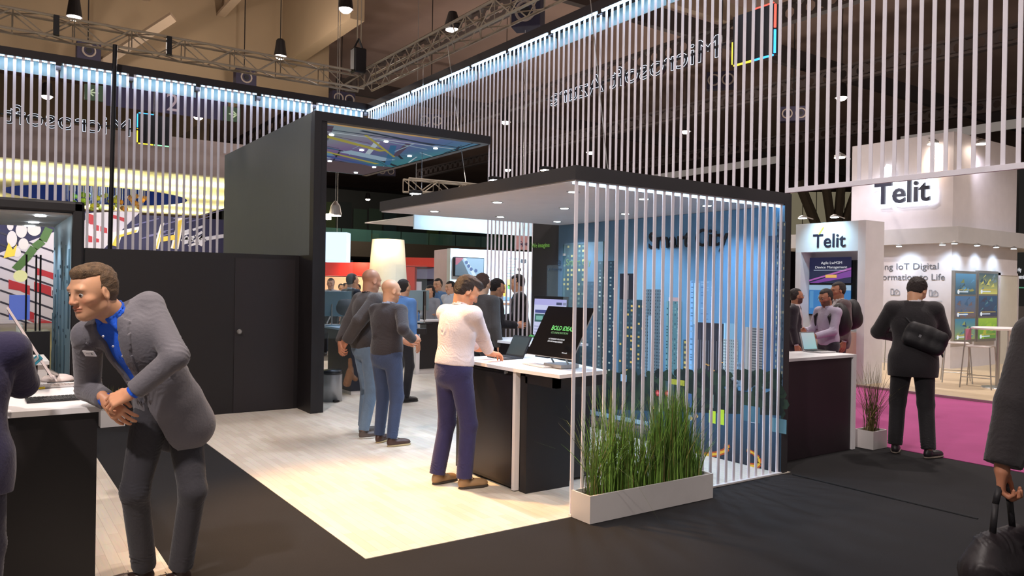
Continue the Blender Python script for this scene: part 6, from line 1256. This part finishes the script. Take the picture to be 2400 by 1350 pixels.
# wall displays on the right face
for k, (x0, x1) in enumerate(((2235, 2283), (2290, 2334))):
    a, b = atY(x0, 634, Y0 - .04), atY(x1, 800 - k * 2, Y0 - .04); a2 = atY(x1, 641, Y0 - .04); t = thing('wall_display', '%s tall lit display with three pictures on the white booth wall' % ('left', 'right')[k], 'display'); box('frame', a[0], Y0 - .07, b[2], b[0], Y0, a[2], METAL, t)
    cv = Canvas((a[0] + .04, Y0 - .072, b[2] + .04), (1, 0, 0), (0, 0, 1), (0, -1, 0), .003); w, h = b[0] - a[0] - .08, a[2] - b[2] - .08; r = random.Random(20 + k)
    cols = [((90, 150, 190), (60, 84, 96), (120, 130, 80)), ((70, 110, 150), (110, 90, 90), (60, 90, 120)), ((60, 120, 150), (140, 150, 90), (46, 74, 96))] if k == 0 else [((60, 84, 96), (200, 190, 100), (110, 130, 140)), ((46, 80, 110), (60, 60, 80), (80, 120, 130)), ((150, 180, 60), (90, 130, 60), (170, 160, 60))]
    for i in range(3):
        y0_ = h * (2 - i) / 3 + .02; hh = h / 3 - .04; cv.grid(0, y0_, w, y0_ + hh, 3, 4, lambda x, y, i=i: tuple(np.array(cols[i][0]) * y + np.array(cols[i][1]) * (1 - y)), 0)
        for j in range(14): x, y = r.uniform(0, w * .8), y0_ + r.uniform(0, hh * .8); cv.poly([(x, y), (x + w * .2, y + r.uniform(-.05, .1)), (x + w * .16, y + hh * .2)], cols[i][r.randrange(3)], 1 + j * .05)
        cv.rect(w * .1, y0_ + hh * .2, w * .9, y0_ + hh * .23, (200, 170, 80), 3); cv.rect(w * .15, y0_ + hh * .1, w * .6, y0_ + hh * .15, (210, 220, 230), 3); cv.disc(w * .12, y0_ + hh * .12, .05, (230, 235, 240), 3)
    cv.build('display', colmat('lit_display_0.9', .9), t)
a, b = atY(2343, 645, Y0 - .01), atY(2380, 850, Y0 - .01); d_ = struct(box('door_2', a[0], Y0 - .02, .03, b[0], Y0, a[2], mat('door_pale', (200, 196, 184), .6))); MB().box(a[0] - .05, Y0 - .035, .03, a[0], Y0, a[2] + .06).box(b[0], Y0 - .035, .03, b[0] + .05, Y0, a[2] + .06).box(a[0] - .05, Y0 - .035, a[2], b[0] + .05, Y0, a[2] + .06).build('door_frame', TW, d_)
# dark booth at the far right edge
s = thing('exhibition_booth', 'dark booth wall with white letters and a green line at the right edge', 'booth'); p = atY(2386, 560, 9.4); box('panel', p[0] + .02, 9.4, 1.4, p[0] + 4, 9.6, atY(2388, 390, 9.4)[2], mat('dark_booth', (22, 30, 32), .5), s); box('lower', p[0] + .02, 9.4, .03, p[0] + 4, 9.6, 1.4, mat('grey_low', (96, 92, 92), .6), s)
q = atY(2388, 636, 9.39); text('lettering', 'rity', .16, (q[0] - .1, 9.38, q[2]), (1, 0, 0), (0, 0, 1), WHT, s); q = atY(2388, 648, 9.39); text('lettering', 'ontrol', .16, (q[0] - .1, 9.38, q[2] - .06), (1, 0, 0), (0, 0, 1), WHT, s); box('green_line', q[0] - .1, 9.37, q[2] - .32, q[0] + 2, 9.39, q[2] - .29, emit('green_line', (70, 160, 120), .6), s)
# small white booth with name sign and two screens
sb = thing('exhibition_booth', 'small white booth panel with lit name header and stacked screens', 'booth'); X1 = 13.38; ya, yb_ = 7.92, 9.36
SW = mat('small_white', (214, 214, 216), .6)
box('header', X1, ya + .12, 2.5, X1 + .6, yb_, 3.06, mat('header_white', (214, 226, 232), .55), sb); box('right_side', X1, ya - .03, .03, X1 + .62, ya + .12, 3.06, SW, sb); box('left_side', X1, yb_ - .12, .03, X1 + .6, yb_, 2.5, SW, sb); box('back_panel', X1 + .4, ya, .03, X1 + .5, yb_, 2.5, SW, sb)
a, b = atX(1905, 582, X1 - .01), atX(1981, 582, X1 - .01); halo((X1 - .012, a[1], 2.585), (0, -1, 0), a[1] - b[1], 'Telit', sb, .37, False); a = atX(1919, 550, X1 - .01); b = atX(1930, 532, X1 - .01); MB().bar(a, b, .016, 4).build('accent_stroke', mat('accent_yellow', (220, 210, 90), .5), sb)
sl_ = spot((X1 - .55, (ya + yb_) / 2, 3.2), (X1, (ya + yb_) / 2, 2.7), 60, (190, 232, 255), 100, .9)
a, b = atX(1885, 624, X1 + .36), atX(2011, 755, X1 + .36); t = thing('video_wall', 'black double screen reading Agile LwM2M Device Management in the small white booth', 'screen'); box('housing', X1 + .3, b[1] + .02, 1.25, X1 + .42, a[1], 2.34, SCREENB, t)
y0_, y1_ = atX(1897, 650, X1 + .28)[1], atX(1995, 650, X1 + .28)[1]; cv = Canvas((X1 + .28, 0, 0), (0, -1, 0), (0, 0, 1), (-1, 0, 0), .003); A0, A1 = -y0_, -y1_; cv.rect(A0, 1.9, A1, 2.4, (22, 28, 64), 0)
cv.poly([(A0, 1.9), (A1, 2.15), (A1, 2.02), (A0 + .2, 1.9)], (120, 60, 150), 1); cv.poly([(A0, 1.96), (A1, 2.2), (A1, 2.16), (A0, 1.93)], (170, 90, 170), 2); cv.rect(A0 + .36, 2.0, A0 + .6, 2.06, (230, 180, 90), 3); cv.rect(A0 + .1, 2.145, A1 - .1, 2.155, (200, 210, 235), 3)
cv.rect(A0, 1.28, A1, 1.86, (52, 118, 180), 0); cv.rect(A0, 1.76, A1, 1.86, (150, 180, 206), 1); cv.rect(A0 + .2, 1.55, A0 + .6, 1.66, (96, 150, 184), 1); cv.rect(A0 + .02, 1.4, A0 + .1, 1.74, (80, 140, 190), 1); cv.build('display', colmat('lit_display_0.9', .9), t)
for s_, zz in (('Agile LwM2M', 2.27), ('Device Management', 2.185)): text('lettering', s_, .07, (X1 + .268, -(A0 + (.26 if zz > 2.25 else .13)), zz), (0, -1, 0), (0, 0, 1), WHT, t, .001, width=(A1 - A0) * (.5 if zz > 2.25 else .76))
box('desk', X1 - .1, ya + .12, .03, X1 + .4, yb_ - .12, .98, mat('desk_peach', (190, 160, 146), .6), sb)
for (px, py) in ((1881, 511), (1956, 509)):
    p = atD(px, py, 13.2); t = thing('arm_floodlight', 'small arm lamp above the small white booth, %s one' % ('left' if px < 1900 else 'middle'), 'floodlight', p); MB().lathe([(.075, 0), (.07, .02), (.02, .05)], n=14).build('head', METAL, t); MB().lathe([(.07, -.008), (.07, 0)], n=14).build('lens', LAMPC, t); MB().path([(0, 0, .04), (.3, .0, .0)], .01).build('arm', METAL, t)
# bar table and stools
def stool(x, y, rz, lab, seatc, backc):
    t = thing('bar_stool', lab, 'stool', (x, y, .03), rz, 'bar stools at the white booth'); sm = mat('stool_%d' % seatc[0], seatc, .5); f = .2
    box('seat', -f, -f, .74, f, f, .765, sm, t, .008); MB().box(-f, f - .02, .86, f, f, 1.06).build('backrest', mat('stoolb_%d_%d' % backc[:2], backc, .5), t)
    for sx in (-1, 1):
        for sy in (-1, 1): MB().bar((sx * (f + .05), sy * (f + .05), 0), (sx * f, sy * f, .75), .011, 6).build('leg', METAL, t)
        MB().path([(sx * f, f - .01, .75), (sx * f, f - .01, 1.07)], .011).build('back_post', METAL, t); MB().bar((sx * (f + .04), -f - .04, .2), (sx * (f + .04), f + .04, .2), .009).build('foot_rail', METAL, t)
    return t
stool(15.5, 7.25, .5, 'white bar stool nearest the lit displays', (214, 210, 208), (206, 190, 176)); stool(14.95, 6.6, .2, 'white bar stool with a magenta edged back, beside the bar table', (216, 212, 210), (200, 120, 156)); stool(15.6, 6.1, -.4, 'white bar stool right of the bar table', (212, 208, 206), (214, 206, 200)); stool(16.6, 9.15, .9, 'white bar stool with beige back left of the black suited man', (214, 210, 208), (202, 170, 140))
t = thing('bar_table', 'round high bar table with chrome column beside the stools', 'table', (15.25, 6.42, .03)); MB().lathe([(.42, 1.06), (.43, 1.09), (.4, 1.1)], n=32).build('tabletop', TOPW, t); MB().bar((0, 0, .02), (0, 0, 1.07), .035, 16).build('column', METAL, t, smooth=False); MB().lathe([(.26, 0), (.25, .015), (.04, .04)], n=28).build('base', METAL, t)
tag(MB().bar(atZ(1858, 1112), atZ(2292, 1216), .008, 6).build('floor_cable', mat('cable_cover', (12, 11, 12), .8)), 'thin dark cable strip across the black carpet from the pavilion corner', 'cable')
# general hall light: unseen fill lamps added overhead to brighten slats, stand and aisle
for (x, y, z, p) in ((2, 7, 9, 1200), (8, 2, 9, 700), (14, 12, 9, 2600), (5, -4, 9, 500), (19, 3, 9, 3000), (-4, 12, 9, 900), (11, 19, 9, 1200), (-2.5, 1, 7, 2700), (11.5, 5, 9, 1600)):
    t = thing('high_bay_lamp', 'added fill lamp in a round high bay housing, overhead outside the picture', 'lamp', (x, y, z), 0, 'added fill lamps overhead outside the picture'); MB().lathe([(.12, .5), (.24, .1), (.2, 0)], n=16).build('housing', DARKM, t); MB().lathe([(.19, -.01), (.19, .0)], n=16).build('lens', WARMM, t); spot((x, y, z - .05), (x, y, 0) if x > -2 or y > 10 else (5.2, 7, 3.0), p, (255, 242, 236), 120, .7, .2)
